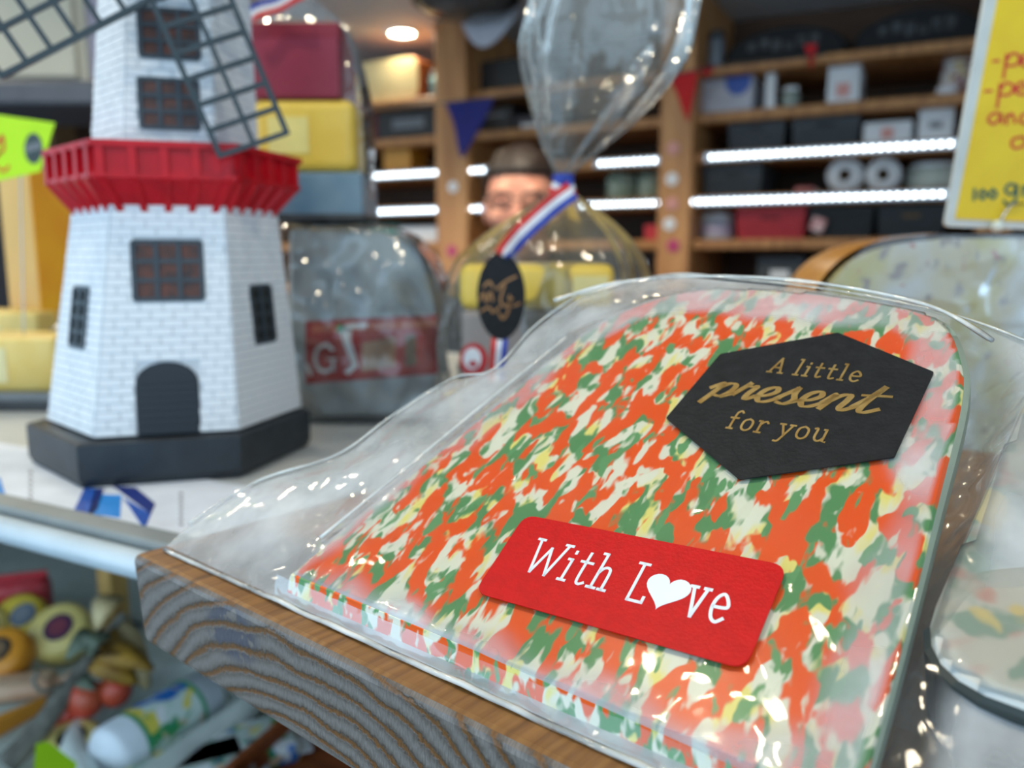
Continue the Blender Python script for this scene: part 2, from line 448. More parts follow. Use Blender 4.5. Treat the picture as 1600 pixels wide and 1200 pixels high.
# ---- things on the shelves: (x0, x1, top) in the photograph, standing on row r
def place(x0, x1, ytop, r, inset=.05):
    a = on_shelf(x0, 300, inset); b = on_shelf(x1, 300, inset)
    s0, s1 = sloc(a).x, sloc(b).x
    xm = (x0 + x1) / 2
    zt = on_shelf(xm, ytop, inset).z
    return sworld((s0 + s1) / 2, inset, RZ[r]), s1 - s0, max(.015, zt - RZ[r])
def basket(x0, x1, yt, r, mat, label, group, handle_mat=None, inset=.04):
    p, wd, h = place(x0, x1, yt, r, inset)
    t = thing('storage_basket', label, 'basket', p, AZ, group)
    dp = .2
    bm = bmesh.new()
    def rect(z, k, ins=0): 
        hx = wd / 2 * k - ins; 
        return [(sx * hx, dp / 2 + sy * (dp / 2 * k - ins), z) for sx, sy in ((-1, -1), (1, -1), (1, 1), (-1, 1))]
    rings_mesh(bm, [rect(0, .9), rect(h * .93, .98), rect(h * .93, 1.0), rect(h, 1.0), rect(h, 1.0, .006), rect(.008, .9, .006)], (True, True))
    make('tub', bm, mat, t)
    make('handle', bbox((0, .002 + dp * .02, h * .66), (wd * .28, .006, h * .13), bev=.0025), handle_mat or M_black, t)
    for k in range(5):
        z = h * (.12 + .1 * k)
        make('rib', bbox((0, dp * .03 * (1 - k * .18), z), (wd * .84, .006, h * .025)), mat, t)
    return t
def carton(x0, x1, yt, r, mat, label, dp=.12, inset=.05, mark=None, name='carton', cat='box', rz=0):
    p, wd, h = place(x0, x1, yt, r, inset)
    t = thing(name, label, cat, p, AZ + rz)
    make('box_body', bbox((0, dp / 2, h / 2), (wd, dp, h), bev=min(.004, h * .08)), mat, t)
    make('lid_flap', bbox((0, dp / 2, h - .001), (wd * .98, dp * .98, .004)), mat, t)
    if mark:
        mc, mw, mh, mz = mark
        make('printed_mark', bbox((0, -.0008, h * mz), (wd * mw, .0016, h * mh)), mc, t)
    return t
def jar(x0, x1, yt, r, mat, lidmat, label, name='jar', cat='jar', lab=None, inset=.06, lidh=.18):
    p, wd, h = place(x0, x1, yt, r, inset)
    rr = wd / 2
    t = thing(name, label, cat, p + EY * rr, AZ)
    bm = bmesh.new(); hb = h * (1 - lidh)
    lathe(bm, [(rr * .9, 0), (rr, h * .05), (rr, hb * .9), (rr * .88, hb)], 24); make('jar_body', bm, mat, t, True)
    bm = bmesh.new(); lathe(bm, [(rr * .92, hb), (rr * .92, h * .98), (rr * .86, h)], 24); make('lid', bm, lidmat, t, True)
    if lab:
        bm = bmesh.new(); lathe(bm, [(rr * 1.01, hb * .25), (rr * 1.01, hb * .7)], 24, (False, False)); make('paper_label', bm, lab, t, True)
    return t
G1 = 'grey baskets on the shelves'
basket(1132, 1222, 181, 2, M_dgrey, 'dark grey woven plastic basket on the upper lit shelf, beside the upright', G1)
basket(1230, 1338, 176, 2, M_dgrey, 'wider dark grey plastic basket on the upper lit shelf, beside the white flat box', G1)
basket(1097, 1190, 256, 3, M_dgrey, 'dark grey plastic basket between the two long LED strips', G1)
basket(1150, 1262, 323, 4, M_redpl, 'red woven plastic basket under the lower long LED strip', None, pbr('dark red slot', srgb(120, 22, 28)))
basket(1266, 1368, 323, 4, M_black, 'black plastic basket right beside the red basket', None)
M_brown = pbr('brown card', srgb(120, 92, 60), rough=.7)
basket(1372, 1482, 319, 4, pbr('charcoal plastic', srgb(42, 45, 48), rough=.5), 'charcoal plastic basket with a brown handle slot, below the wide tub', None, M_brown)
M_pink = pbr('faded pink ink', srgb(225, 160, 150), rough=.6)
M_greyink = pbr('grey ink', srgb(120, 124, 130), rough=.6)
M_bluei = pbr('blue label', srgb(60, 100, 190), rough=.5)
carton(1283, 1333, 96, 1, M_white, 'upright white carton with a faint pink mark on the second shelf', mark=(M_pink, .4, .3, .35))
carton(1343, 1418, 191, 2, M_white, 'low white box with a slanting mark on the upper lit shelf', mark=(M_pink, .25, .5, .5))
carton(1427, 1482, 160, 2, M_white, 'tall white carton on the upper lit shelf beside the price card', mark=(M_greyink, .35, .16, .42))
t = carton(1088, 1170, 122, 1, pbr('white paper pack', srgb(200, 202, 212), rough=.6, scale=25, c2=srgb(175, 178, 190)), 'white paper pack with a round blue sticker on the second shelf', name='paper_pack', cat='package', dp=.14)
p, wd, h = place(1088, 1170, 122, 1)
bm = bmesh.new(); lathe(bm, [(.03, 0), (.03, .003)], 20, M=Matrix.Translation((wd * .22, 0, h * .85)) @ Matrix.Rotation(R(90), 4, 'X')); make('round_sticker', bm, M_bluei, t)
# small white stand
p, wd, h = place(1188, 1204, 108, 1)
t = thing('label_stand', 'thin white stand with a sideways arm on the second shelf', 'stand', p, AZ)
make('post', bbox((0, .01, h / 2), (wd * .9, .02, h), bev=.001), M_white, t); make('arm', bbox((wd * 1.8, .01, h * .94), (wd * 4.4, .02, h * .1), bev=.001), M_white, t)
make('foot', bbox((0, .02, .004), (wd * 2, .06, .008), bev=.001), M_white, t)
jar(1212, 1240, 135, 1, pbr('cloudy glass', srgb(150, 160, 150), rough=.2), M_white, 'small cloudy jar beside the thin white stand')
# decorated tin and small tub
jar(1455, 1512, 90, 1, marbled('floral tin', srgb(220, 212, 205), [(srgb(140, 60, 70), .58, .03, 1), (srgb(225, 200, 120), .6, .03, 1.3)], 40), M_white, 'round floral-printed tin on the second shelf', name='floral_tin', cat='tin', lidh=.1, inset=.09)
jar(1450, 1486, 132, 1, M_white, pbr('pale pink lid', srgb(226, 180, 170)), 'small white tub in front of the floral tin', name='small_tub', cat='tub', lidh=.12, inset=.02)
# paper rolls facing out
for k, (a, b) in enumerate(((1290, 1347), (1350, 1406))):
    p, wd, h = place(a, b, 258, 3)
    rr = wd / 2
    t = thing('paper_roll', 'white paper roll on the lit shelf, ' + ('the one nearer the pink bits' if k == 0 else 'the one nearer the wide tub'), 'paper roll', p + EZ * rr, AZ, 'paper rolls between the LED strips')
    Mx = Matrix.Rotation(R(-90), 4, 'X')
    bm = bmesh.new(); lathe(bm, [(rr * .36, 0), (rr, 0), (rr, .1), (rr * .36, .1), (rr * .36, 0)], 32, (False, False), M=Mx); make('paper', bm, M_white, t, True)
    bm = bmesh.new(); lathe(bm, [(rr * .36, .001), (rr * .3, .001), (rr * .3, .099), (rr * .36, .099), (rr * .36, .001)], 24, (False, False), M=Mx); make('core', bm, M_brown, t, True)
jar(1411, 1512, 252, 3, pbr('pale green tub', srgb(196, 206, 196), rough=.4), M_white, 'wide pale green tub between the two long LED strips', name='wide_tub', cat='tub', lidh=.15)
# small pink bits
p, wd, h = place(1240, 1272, 288, 3)
t = thing('sweet_packet', 'small pinkish packet lying beside the paper rolls', 'packet', p, AZ)
bm = bmesh.new(); box(bm, (0, .03, h * .4), (wd, .06, h * .8), bev=h * .35, seg=3); make('packet_body', bm, pbr('pink packet', srgb(200, 120, 120), srgb(150, 80, 70), scale=60), t, True)
make('packet_seal', bbox((wd * .55, .03, h * .4), (wd * .16, .05, .002)), M_white, t)
jar(1088, 1144, 333, 4, pbr('bluish white jar', srgb(200, 208, 214), srgb(170, 180, 195), rough=.3, scale=30), M_white, 'bluish white jar beside the red basket', lab=pbr('pale lilac label', srgb(190, 180, 205)))
# bag corner on black basket
p, wd, h = place(1268, 1290, 336, 4, .005)
t = tag(make('paper_tag', bbox((0, -.004, h * .6), (wd, .004, h * .6), rot=Matrix.Rotation(R(20), 3, 'Y'), bev=.001), pbr('pink and white card', srgb(225, 200, 200), srgb(190, 100, 100), scale=60), loc=p + EY * .02, rot=(0, 0, AZ)), 'small pink and white card stuck to the black basket', 'card')
# black domed bags on the top shelf
for k, (a, b, yt) in enumerate(((1122, 1312, 40), (1318, 1520, 12))):
    p, wd, h = place(a, b, yt, 0)
    t = thing('domed_bag', 'black dome-topped bag with pale print on the top shelf, ' + ('beside the bunting' if k == 0 else 'beside the price card'), 'bag', p, AZ, 'black domed bags on the top shelf')
    bm = bmesh.new()
    prof = [(-.5, 0), (-.5, .25)] + [(-.5 * math.cos(R(q)), .25 + .75 * math.sin(R(q))) for q in range(15, 180, 15)] + [(.5, .25), (.5, 0)]
    rings_mesh(bm, [[(x * wd * k2, y2, z * h * k2) for x, z in prof] for k2, y2 in ((.93, 0), (1, .02), (1, .16), (.93, .18))])
    make('shell', bm, pbr('black cloth', srgb(20, 20, 22), rough=.8), t)
    pr = pbr('pale print', srgb(84, 86, 88), srgb(30, 30, 30), scale=60, rough=.7)
    for q in range(6):
        make('print_mark', bbox((wd * (-.26 + .1 * q), -.001, h * (.5 + .06 * math.sin(q * 1.7))), (wd * .07, .002, h * (.2 + .06 * (q % 3)))), pr, t)
    bm = bmesh.new(); tube(bm, [(-wd * .12, .09, h * .98), (-wd * .08, .09, h * 1.06), (wd * .08, .09, h * 1.06), (wd * .12, .09, h * .98)], .006); make('grip', bm, M_black, t, True)
jar(1096, 1120, 48, 0, pbr('grey bottle', srgb(120, 128, 136), rough=.3), M_dgrey, 'slim grey bottle beside the black domed bag on the top shelf', name='grey_bottle', cat='bottle')
# middle bay
jar(940, 986, 262, 3, pbr('sage jar', srgb(160, 172, 158), srgb(120, 140, 120), scale=30, rough=.3), pbr('dark lid', srgb(60, 66, 60)), 'sage green jar above the LED strip, nearer the gift bag')
jar(990, 1032, 262, 3, MATS['sage jar'], MATS['dark lid'], 'sage green jar above the LED strip, nearer the upright')
carton(1008, 1032, 352, 4, M_redpl, 'small red box low on the shelf beside the upright', dp=.06)
carton(742, 838, 92, 0, M_black, 'black box on the top shelf under the white draped cloth', dp=.2)
carton(746, 800, 168, 1, pbr('near black box', srgb(30, 30, 36), rough=.5), 'near-black box behind the blue flag', dp=.2, mark=(M_greyink, .6, .12, .7))
carton(804, 860, 180, 1, pbr('slate box', srgb(52, 50, 60), rough=.5), 'slate box on the second shelf above the man', dp=.2, mark=(M_white, .6, .3, .3))
# draped white cloth hanging at the ceiling
p = on_shelf(768, 60, -.06); p.z = zceil - .001
t = thing('draped_cloth', 'white cloth sagging from the ceiling edge above the black box', 'cloth', p, AZ)
bm = bmesh.new()
grid(bm, lambda u, v: Vector(((u - .5) * .19, -.01 - .03 * math.sin(math.pi * u) * math.sin(math.pi * v * .5), -(.105 * math.sin(math.pi * u) ** .8) * v)), 14, 6)
o = make('cloth_fold', bm, pbr('white cloth', srgb(196, 196, 205), rough=.8), t, True); sd = o.modifiers.new('thick', 'SOLIDIFY'); sd.thickness = .004
# left bay
p, wd, h = place(566, 656, 92, 0, .03)
t = thing('stored_cheese_wheel', 'cream cheese wheel with brown rind standing on the top shelf', 'cheese', p + EZ * (h / 2), AZ)
bm = bmesh.new()
sh = [(-wd * .8, -h / 2), (wd * .5, -h / 2), (wd * .5, h / 2), (-wd * .8, h / 2)]
prism(bm, rounded(sh, h * .36), lambda u, v: Vector((u, 0, v)), lambda u, v: Vector((u, .1, v))); make('cut_face', bm, pbr('cream paste', srgb(214, 200, 150), srgb(196, 180, 128), scale=12), t)
bm = bmesh.new()
r0 = rounded(sh, h * .36); rings_mesh(bm, [[(x * k2, y2, z * k2) for x, z in r0] for k2, y2 in ((1.0, .004), (1.05, .012), (1.06, .06), (1.05, .11))]); make('rind', bm, pbr('brown rind', srgb(140, 80, 36), rough=.5), t)
jar(664, 698, 108, 0, pbr('teal glass', srgb(110, 150, 155), rough=.25), M_dgrey, 'teal jar on the top shelf beside the upright')
carton(592, 690, 166, 1, M_black, 'long black box on the second shelf beside the upright', dp=.2, mark=(M_greyink, .5, .3, .5))
carton(574, 592, 160, 1, pbr('dark red card', srgb(110, 24, 24)), 'dark red box end at the edge of the wrapped stack', dp=.2)
carton(600, 642, 232, 2, pbr('amber card', srgb(214, 150, 52)), 'amber box standing on the upper lit shelf', dp=.1)
carton(556, 620, 352, 4, pbr('teal card', srgb(24, 138, 130)), 'flat teal box under the lower LED strip', dp=.15)
carton(622, 690, 354, 4, M_white, 'flat white box beside the teal box', dp=.15)
carton(1188, 1262, 402, 5, M_dgrey, 'grey box on the lowest visible shelf', dp=.15, mark=(M_white, .4, .3, .5))
# little items seen far left between windmill and shelf
jar(40, 62, 165, 1, M_white, M_pink, 'small white jar far away behind the neon card')
carton(64, 90, 160, 1, M_brown, 'brown box far away behind the neon card', dp=.1)

# stickers on the uprights
for k, (x, y, c) in enumerate(((1052, 232, M_pink), (1050, 280, M_white), (1050, 318, M_pink), (1046, 350, M_white), (1052, 384, pbr('magenta sticker', srgb(190, 60, 110))), (708, 292, M_white), (706, 392, MATS['magenta sticker']))):
    p = on_shelf(x, y, -.032)
    bm = bmesh.new(); lathe(bm, [(.016, 0), (.016, .002)], 16, M=Matrix.Rotation(R(90), 4, 'X'))
    o = make('round_sticker', bm, c, unit); o.location = sloc(p)

# ---- bunting
pB = [on_shelf(x, y, -.14) for x, y in ((560, 168), (690, 161), (775, 152), (900, 138), (1040, 118), (1115, 105), (1262, 88), (1290, 84))]
t = thing('bunting', 'string of blue and red triangular flags hanging before the shelves', 'bunting', pB[0])
bm = bmesh.new(); tube(bm, [tuple(q - pB[0]) for q in pB], .0022, 6); make('string', bm, M_black, t)
def flag(a, b, tip, m, lab):
    A, B, T = (on_shelf(*q, -.14) - pB[0] for q in (a, b, tip))
    bm = bmesh.new(); nn = EY * .004
    nseg = 6
    rings = []
    for i in range(nseg + 1):
        k = i / nseg * .985
        l = A.lerp(T, k); r_ = B.lerp(T, k); wv = EY * (.012 * math.sin(k * 5))
        rings.append([l + wv, r_ + wv * .4, r_ + wv * .4 + nn, l + wv + nn])
    rings_mesh(bm, rings)
    tag(make('flag', bm, m, t), lab)
flag((694, 160), (772, 152), (724, 248), pbr('navy cloth', srgb(22, 28, 110), rough=.8), 'navy blue triangular flag')
flag((1042, 117), (1090, 110), (1076, 192), pbr('red cloth', srgb(190, 18, 24), rough=.8), 'red triangular flag')
flag((1088, 106), (1120, 102), (1102, 122), MATS['red cloth'], 'small folded red flag')
flag((1256, 70), (1276, 68), (1268, 112), MATS['red cloth'], 'small folded red flag')

# ------------------------------------------------------------------ the man behind the counter
HD = at_y(815, 322, 1.88)
def person():
    t = thing('person', 'man in dark clothes and glasses behind the counter, face looking down', 'person', (HD.x, HD.y, 0), R(-6))
    hz = HD.z
    sk = pbr('skin', srgb(206, 146, 122), srgb(196, 132, 110), rough=.5, scale=30)
    def ell(bm, c, r, n=16):
        bmesh.ops.create_uvsphere(bm, u_segments=n * 2, v_segments=n, radius=1, matrix=Matrix.Translation(c) @ Matrix.Diagonal((r[0], r[1], r[2], 1)))
    def limb(bm, pts, rad):
        tube(bm, pts, rad, 14)
        for p_, r_ in zip(pts, rad): ell(bm, p_, (r_, r_, r_), 8)
    def arm(s):
        return [(s * .19, .01, hz - .27), (s * .24, -.02, hz - .55), (s * .17, -.24, hz - .62), (s * .15, -.30, hz - .64)]
    bm = bmesh.new()
    ell(bm, (0, 0, hz + .02), (.076, .095, .10)); ell(bm, (0, -.03, hz - .05), (.06, .065, .075)); ell(bm, (0, -.045, hz - .095), (.034, .04, .03))
    limb(bm, [(0, -.085, hz + .012), (0, -.106, hz - .028)], [.009, .014])                      # nose
    for s in (-1, 1):
        ell(bm, (s * .03, -.084, hz + .028), (.024, .012, .008), 8)                              # brow
        ell(bm, (s * .031, -.082, hz + .008), (.013, .010, .009), 8)                             # eye
        ell(bm, (s * .078, .005, hz - .012), (.01, .02, .032), 8)                                # ear
        ell(bm, (s * .042, -.062, hz - .03), (.024, .025, .024), 8)                              # cheek
    ell(bm, (0, -.088, hz - .058), (.024, .011, .006), 8); ell(bm, (0, -.085, hz - .071), (.02, .012, .008), 8)
    limb(bm, [(0, .015, hz - .06), (0, .02, hz - .2)], [.055, .062])
    ell(bm, (0, .01, hz - .36), (.17, .105, .2)); ell(bm, (0, .01, hz - .62), (.15, .1, .2)); ell(bm, (0, .01, hz - .78), (.165, .115, .13))
    for s in (-1, 1):
        ell(bm, (s * .13, .01, hz - .27), (.09, .075, .07))
        limb(bm, arm(s)[:3], [.052, .043, .028])
        hx, hy, hz2 = arm(s)[3]
        ell(bm, (hx, hy, hz2), (.042, .045, .018), 10)
        for k in range(4):
            x = hx + (k - 1.5) * .021
            limb(bm, [(x, hy - .03, hz2), (x, hy - .065 - .008 * (k in (1, 2)), hz2 - .004), (x, hy - .09 - .012 * (k in (1, 2)), hz2 - .018)], [.0095, .009, .0075])
        limb(bm, [(hx - s * .03, hy - .005, hz2), (hx - s * .055, hy - .03, hz2 - .008), (hx - s * .06, hy - .055, hz2 - .014)], [.012, .011, .009])
        limb(bm, [(s * .085, .01, hz - .82), (s * .09, 0, .48), (s * .09, .02, .08)], [.085, .058, .042])
        limb(bm, [(s * .09, .03, .045), (s * .095, -.13, .03)], [.045, .03])
    body = make('body', bm, sk, t, True)
    rm = body.modifiers.new('fuse', 'REMESH'); rm.mode = 'VOXEL'; rm.voxel_size = .0055; rm.use_smooth_shade = True
    sm = body.modifiers.new('soft', 'SMOOTH'); sm.factor = .6; sm.iterations = 4
    # clothes
    bm = bmesh.new()
    ell(bm, (0, .01, hz - .36), (.182, .118, .205)); ell(bm, (0, .01, hz - .62), (.165, .115, .2)); ell(bm, (0, .01, hz - .78), (.178, .128, .12))
    limb(bm, [(0, .018, hz - .15), (0, .018, hz - .22)], [.068, .085])
    for s in (-1, 1):
        ell(bm, (s * .13, .01, hz - .27), (.1, .086, .08)); limb(bm, arm(s)[:3], [.064, .055, .042])
    o = make('sweater', bm, pbr('dark wool', srgb(34, 34, 40), srgb(22, 22, 28), rough=.9, scale=200), t, True)
    rm = o.modifiers.new('fuse', 'REMESH'); rm.mode = 'VOXEL'; rm.voxel_size = .009; rm.use_smooth_shade = True
    o.modifiers.new('soft', 'SMOOTH').iterations = 4
    bm = bmesh.new()
    ell(bm, (0, .01, hz - .82), (.175, .125, .1))
    for s in (-1, 1): limb(bm, [(s * .085, .01, hz - .86), (s * .09, 0, .48), (s * .09, .02, .12)], [.098, .074, .066])
    o = make('trousers', bm, pbr('dark denim', srgb(36, 40, 56), rough=.9), t, True)
    rm = o.modifiers.new('fuse', 'REMESH'); rm.mode = 'VOXEL'; rm.voxel_size = .011; rm.use_smooth_shade = True
    for s in (-1, 1):
        bm = bmesh.new(); limb(bm, [(s * .09, .04, .052), (s * .095, -.15, .04)], [.052, .04]); make('shoe', bm, M_black, t, True)
    # hair: a shell over the crown, fringe swept across
    bm = bmesh.new()
    r_ = bmesh.ops.create_uvsphere(bm, u_segments=40, v_segments=24, radius=1)
    for v in list(bm.verts):
        c = v.co
        front = -c.y
        if c.z < (.36 if front > .35 else (.05 if front > -.1 else -.35)): bm.verts.remove(v); continue
        n_ = 1 + .05 * noise.noise(Vector((c.x * 5, c.y * 5, c.z * 5)))
        lim = .36 if front > .35 else (.05 if front > -.1 else -.35)
        n_ *= .945 + .055 * min(1, (c.z - lim) / .28)
        v.co = Vector((c.x * .081 * n_, .006 + c.y * .101 * n_, hz + .024 + c.z * .104 * n_))
    o = make('hair', bm, pbr('dark brown hair', srgb(40, 25, 17), srgb(24, 15, 10), rough=.6, scale=60, stretch=(6, 1, 1)), t, True)
    o.modifiers.new('thick', 'SOLIDIFY').thickness = -.009
    # glasses
    g = bmesh.new()
    for s in (-1, 1):
        ring = [(s * .033 + .024 * math.cos(R(a)), -.108, hz + .006 + .017 * math.sin(R(a))) for a in range(0, 361, 24)]
        tube(g, ring, .0022, 6); tube(g, [(s * .057, -.108, hz + .012), (s * .08, -.06, hz + .012), (s * .083, .01, hz + .006)], .002, 6)
    tube(g, [(-.01, -.109, hz + .008), (.01, -.109, hz + .008)], .002, 6)
    make('glasses', g, M_black, t, True)
person()

# ------------------------------------------------------------------ counter, rail, lower display
zb = ZC - .0845; bt = .026; zc = zb - bt
rp = on_z(125, 826, zc)                          # a point on the counter's front edge
def cworld(s, d, z): return Vector((rp.x, rp.y, 0)) + EX * s + EY * d + EZ * z
M_ctop = pbr('light grey laminate', srgb(196, 200, 200), srgb(182, 187, 188), rough=.35, scale=14)
counter = thing('counter', 'light grey stall counter with a white tube rail along its edge', 'counter', cworld(0, 0, 0), AZ)
make('worktop', bbox((.45, .30, zc - .006), (2.6, .60, .012), bev=.002, seg=1), M_ctop, counter)
bm = bmesh.new(); tube(bm, [(-.85, -.006, zc - .0055), (1.75, -.006, zc - .0055)], .0055, 16); make('rail', bm, pbr('white enamel tube', srgb(206, 220, 228), rough=.3), counter, True)
make('edge_strip', bbox((.45, .004, zc + .001), (2.6, .012, .004), bev=.001, seg=1), pbr('grey edge band', srgb(140, 146, 146), rough=.5), counter)
make('back_panel', bbox((.45, .59, (zc - .013) / 2), (2.6, .02, zc - .013)), M_black, counter)
for s in (-.82, 1.72): make('end_panel', bbox((s, .3, (zc - .013) / 2), (.03, .56, zc - .013)), M_dgrey, counter)
# paper border with blue print lying along the counter edge
t = thing('paper_border', 'white paper strip printed with blue windmills along the counter edge', 'paper strip', cworld(0, 0, zc), AZ)
make('paper', bbox((-.11, .045, .0004), (.44, .062, .0006)), pbr('white paper', srgb(226, 234, 246), rough=.6), t)
BLUE = [pbr('delft blue', srgb(24, 92, 190), srgb(16, 60, 150), scale=300, rough=.6), pbr('deep blue ink', srgb(14, 44, 128), rough=.6), pbr('sky blue ink', srgb(40, 140, 225), rough=.6)]
def cl(x, y): 
    q = on_z(x, y, zc) - cworld(0, 0, zc); return (q.dot(EX), q.dot(EY))
def print_poly(px, m, parent=t, nm='blue_print'):
    bm = bmesh.new(); po = [cl(*q) for q in px]
    prism(bm, po, lambda u, v: Vector((u, v, .0006)), lambda u, v: Vector((u, v, .0009))); return make(nm, bm, m, parent)
print_poly([(113, 806), (132, 765), (152, 766), (143, 812)], BLUE[0])
print_poly([(137, 812), (150, 766), (163, 766), (152, 800)], BLUE[1])
print_poly([(146, 806), (158, 775), (190, 776), (188, 812)], BLUE[2])
print_poly([(176, 762), (212, 764), (243, 790), (236, 806)], BLUE[1])
print_poly([(192, 780), (236, 806), (226, 830)], BLUE[0])
print_poly([(0, 748), (10, 780), (-20, 782), (-14, 748)], BLUE[2])
for x in (48, 283):
    for k in range(7):
        y = (738 if x < 100 else 772) + k * 8
        print_poly([(x - 3, y), (x + 3, y + 1), (x + 3, y + 4), (x - 3, y + 3)], M_greyink, nm='dotted_line')

# ------------------------------------------------------------------ windmill
WC = on_z(130, 765, zc).lerp(on_z(375, 748, zc), .5); WA = R(16.5)
mill = thing('windmill', 'white brick model windmill with red gallery and black sails on a black base', 'model windmill', (0, 0, zc), WA)
fx = Vector((math.cos(WA), math.sin(WA), 0)); fy = Vector((-math.sin(WA), math.cos(WA), 0))
mc = WC + fy * (.0715 * .866); mill.location = (mc.x, mc.y, zc + .0009)
M_mill = pbr('painted white brick', srgb(236, 238, 240), srgb(222, 226, 230), rough=.55, scale=120, bump=.2)
M_mort = pbr('white mortar', srgb(196, 202, 208), rough=.7, scale=200)
M_mblk = pbr('black painted base', srgb(26, 34, 42), srgb(38, 48, 56), rough=.45, scale=70, bump=.2)
M_mred = pbr('red painted plastic', srgb(198, 12, 30), srgb(178, 8, 24), rough=.4, scale=90, spec=.3)
SH = .05                                        # the moulding leans a little
def lean(z): return .003 * (z > .022) + SH * max(0, z - .023)
def hexr(r, z): return [(lean(z) + r * math.cos(R(-120 + 60 * k)), r * math.sin(R(-120 + 60 * k)), z) for k in range(6)]
bm = bmesh.new(); rings_mesh(bm, [hexr(.0715, 0), hexr(.0735, .004), hexr(.0735, .021), hexr(.0715, .0219)]); make('base', bm, M_mblk, mill)
Z0, Z1, Z2, Z3 = .023, .145, .163, .262
RB, RT, RU, RC = .0655, .0495, .0425, .035
bm = bmesh.new(); rings_mesh(bm, [hexr(RB, Z0), hexr(RT, Z1 + .004)]); make('lower_tower', bm, M_mort, mill)
bm = bmesh.new(); rings_mesh(bm, [hexr(RU, Z1 + .004), hexr(RC, Z3)]); make('upper_tower', bm, M_mort, mill)
# bricks, face by face (face 0 looks out over the counter edge)
def face_frame(k, z, lower=True):
    r = (RB + (RT - RB) * (z - Z0) / (Z1 - Z0)) if lower else (RU + (RC - RU) * (z - Z1) / (Z3 - Z1))
    a = R(-90 + 60 * k); ap = r * .866
    n = Vector((math.cos(a), math.sin(a), 0)); tx = Vector((-n.y, n.x, 0))
    sl = ((RB - RT) * .866 / (Z1 - Z0)) if lower else ((RU - RC) * .866 / (Z3 - Z1))
    nn = (n + EZ * (sl - SH * n.x)).normalized()
    return n * ap + EZ * z + Vector((lean(z), 0, 0)), tx, nn, r
wins = {(0, True): [(-.0155, .0155, .088, .117), (-.0145, .0145, 0, .057)], (1, True): [(-.0098, .0098, .064, .094)], (5, True): [(-.0098, .0098, .064, .094)],
        (0, False): [(-.0135, .0135, .171, .195), (-.0135, .0135, .205, .228)]}
bricks = []
BH = .0040
for k, low in [(0, True), (0, False), (1, True), (5, True), (1, False), (5, False), (2, True), (4, True), (3, True), (2, False), (3, False), (4, False)]:
    z = (Z0 if low else Z2 + .0005); row = 0
    while z + BH <= (Z1 if low else Z3):
        o, tx, nn, r = face_frame(k, z + BH / 2, low)
        bw = .0105; x = -r / 2 - (bw / 2 if row % 2 else 0)
        while x < r / 2 - .001:
            a, b = max(x, -r / 2), min(x + bw, r / 2)
            x += bw
            segs = [(a, b)]
            for (wa, wb, w0, w1) in wins.get((k, low), []):
                if z + BH > w0 and z < w1:
                    ns = []
                    for (p_, q_) in segs:
                        if q_ <= wa or p_ >= wb: ns.append((p_, q_))
                        else:
                            if p_ < wa: ns.append((p_, wa))
                            if q_ > wb: ns.append((wb, q_))
                    segs = ns
            for (p_, q_) in segs:
                if q_ - p_ > .0015: bricks.append((k, low, o + tx * ((p_ + q_) / 2), tx, nn, q_ - p_))
        z += BH; row += 1
bm = bmesh.new(); box(bm, (0, 0, 0), (1, 1, 1)); 
proto = make('brick', bm, M_mill, mill); bme = proto.data; first = True
rest = bmesh.new()
for i, (k, low, c, tx, nn, L) in enumerate(bricks):
    up = nn.cross(tx)
    m = Matrix((tx, up, nn)).transposed().to_4x4()
    dz = random.uniform(-.00012, .00012)
    sc_ = Matrix.Diagonal((L - .0006, BH - .0006, .0014, 1))
    mm = Matrix.Translation(c + nn * (.0001 + dz)) @ m @ sc_
    if i < 298:
        o = proto if first else link(bpy.data.objects.new('brick', bme), mill)
        first = False
        o.matrix_local = mm
    else:
        bmesh.ops.create_cube(rest, size=1, matrix=mm)
o = make('brick_courses', rest, M_mill, mill); o['kind'] = 'stuff'
# windows and door
M_pane = pbr('rusty brown pane', srgb(98, 44, 16), srgb(44, 20, 10), scale=160, rough=.4)
M_bar = pbr('dark slate bar', srgb(52, 62, 70), rough=.5)
M_gpane = pbr('grey black pane', srgb(20, 24, 26), srgb(34, 38, 36), scale=160, rough=.4)
def window(k, low, x0, x1, z0, z1, nx, nz, pm, lab):
    o, tx, nn, r = face_frame(k, (z0 + z1) / 2, low)
    up = nn.cross(tx)
    if up.z < 0: up = -up
    m = Matrix((tx, up, nn)).transposed().to_4x4(); m.translation = o
    wn = bpy.data.objects.new('window', None); wn.empty_display_size = .01; link(wn, mill); wn.matrix_local = m; wn['label'] = lab
    wd, h = x1 - x0, (z1 - z0)
    bm = bmesh.new()
    for i in range(nx + 1):
        box(bm, (x0 + wd * i / nx, 0, .0003), (.0022, h, .0026))
    for j in range(nz + 1):
        box(bm, ((x0 + x1) / 2, -h / 2 + h * j / nz, .0002), (wd, .002, .0022))
    make('window_bars', bm, M_bar, wn)
    for i in range(nx):
        for j in range(nz):
            make('pane', bbox((x0 + wd * (i + .5) / nx, -h / 2 + h * (j + .5) / nz, -.0002), (wd / nx - .0015, h / nz - .0015, .0012), bev=.0004, seg=1), pm, wn)
window(0, True, -.0155, .0155, .0885, .1165, 3, 3, M_pane, 'dark nine-pane window over the door')
window(0, False, -.0132, .0132, .1718, .1945, 3, 3, M_pane, 'dark nine-pane window above the gallery')
window(0, False, -.0132, .0132, .2055, .2275, 3, 3, M_pane, 'topmost dark nine-pane window')
window(1, True, -.0098, .0098, .0645, .0935, 2, 4, M_gpane, 'narrow grey window on the side wall')
window(5, True, -.0098, .0098, .0645, .0935, 2, 4, M_gpane, 'narrow grey window on the side wall')
o_, tx, nn, r = face_frame(0, .04, True); up = nn.cross(tx); up = up if up.z > 0 else -up
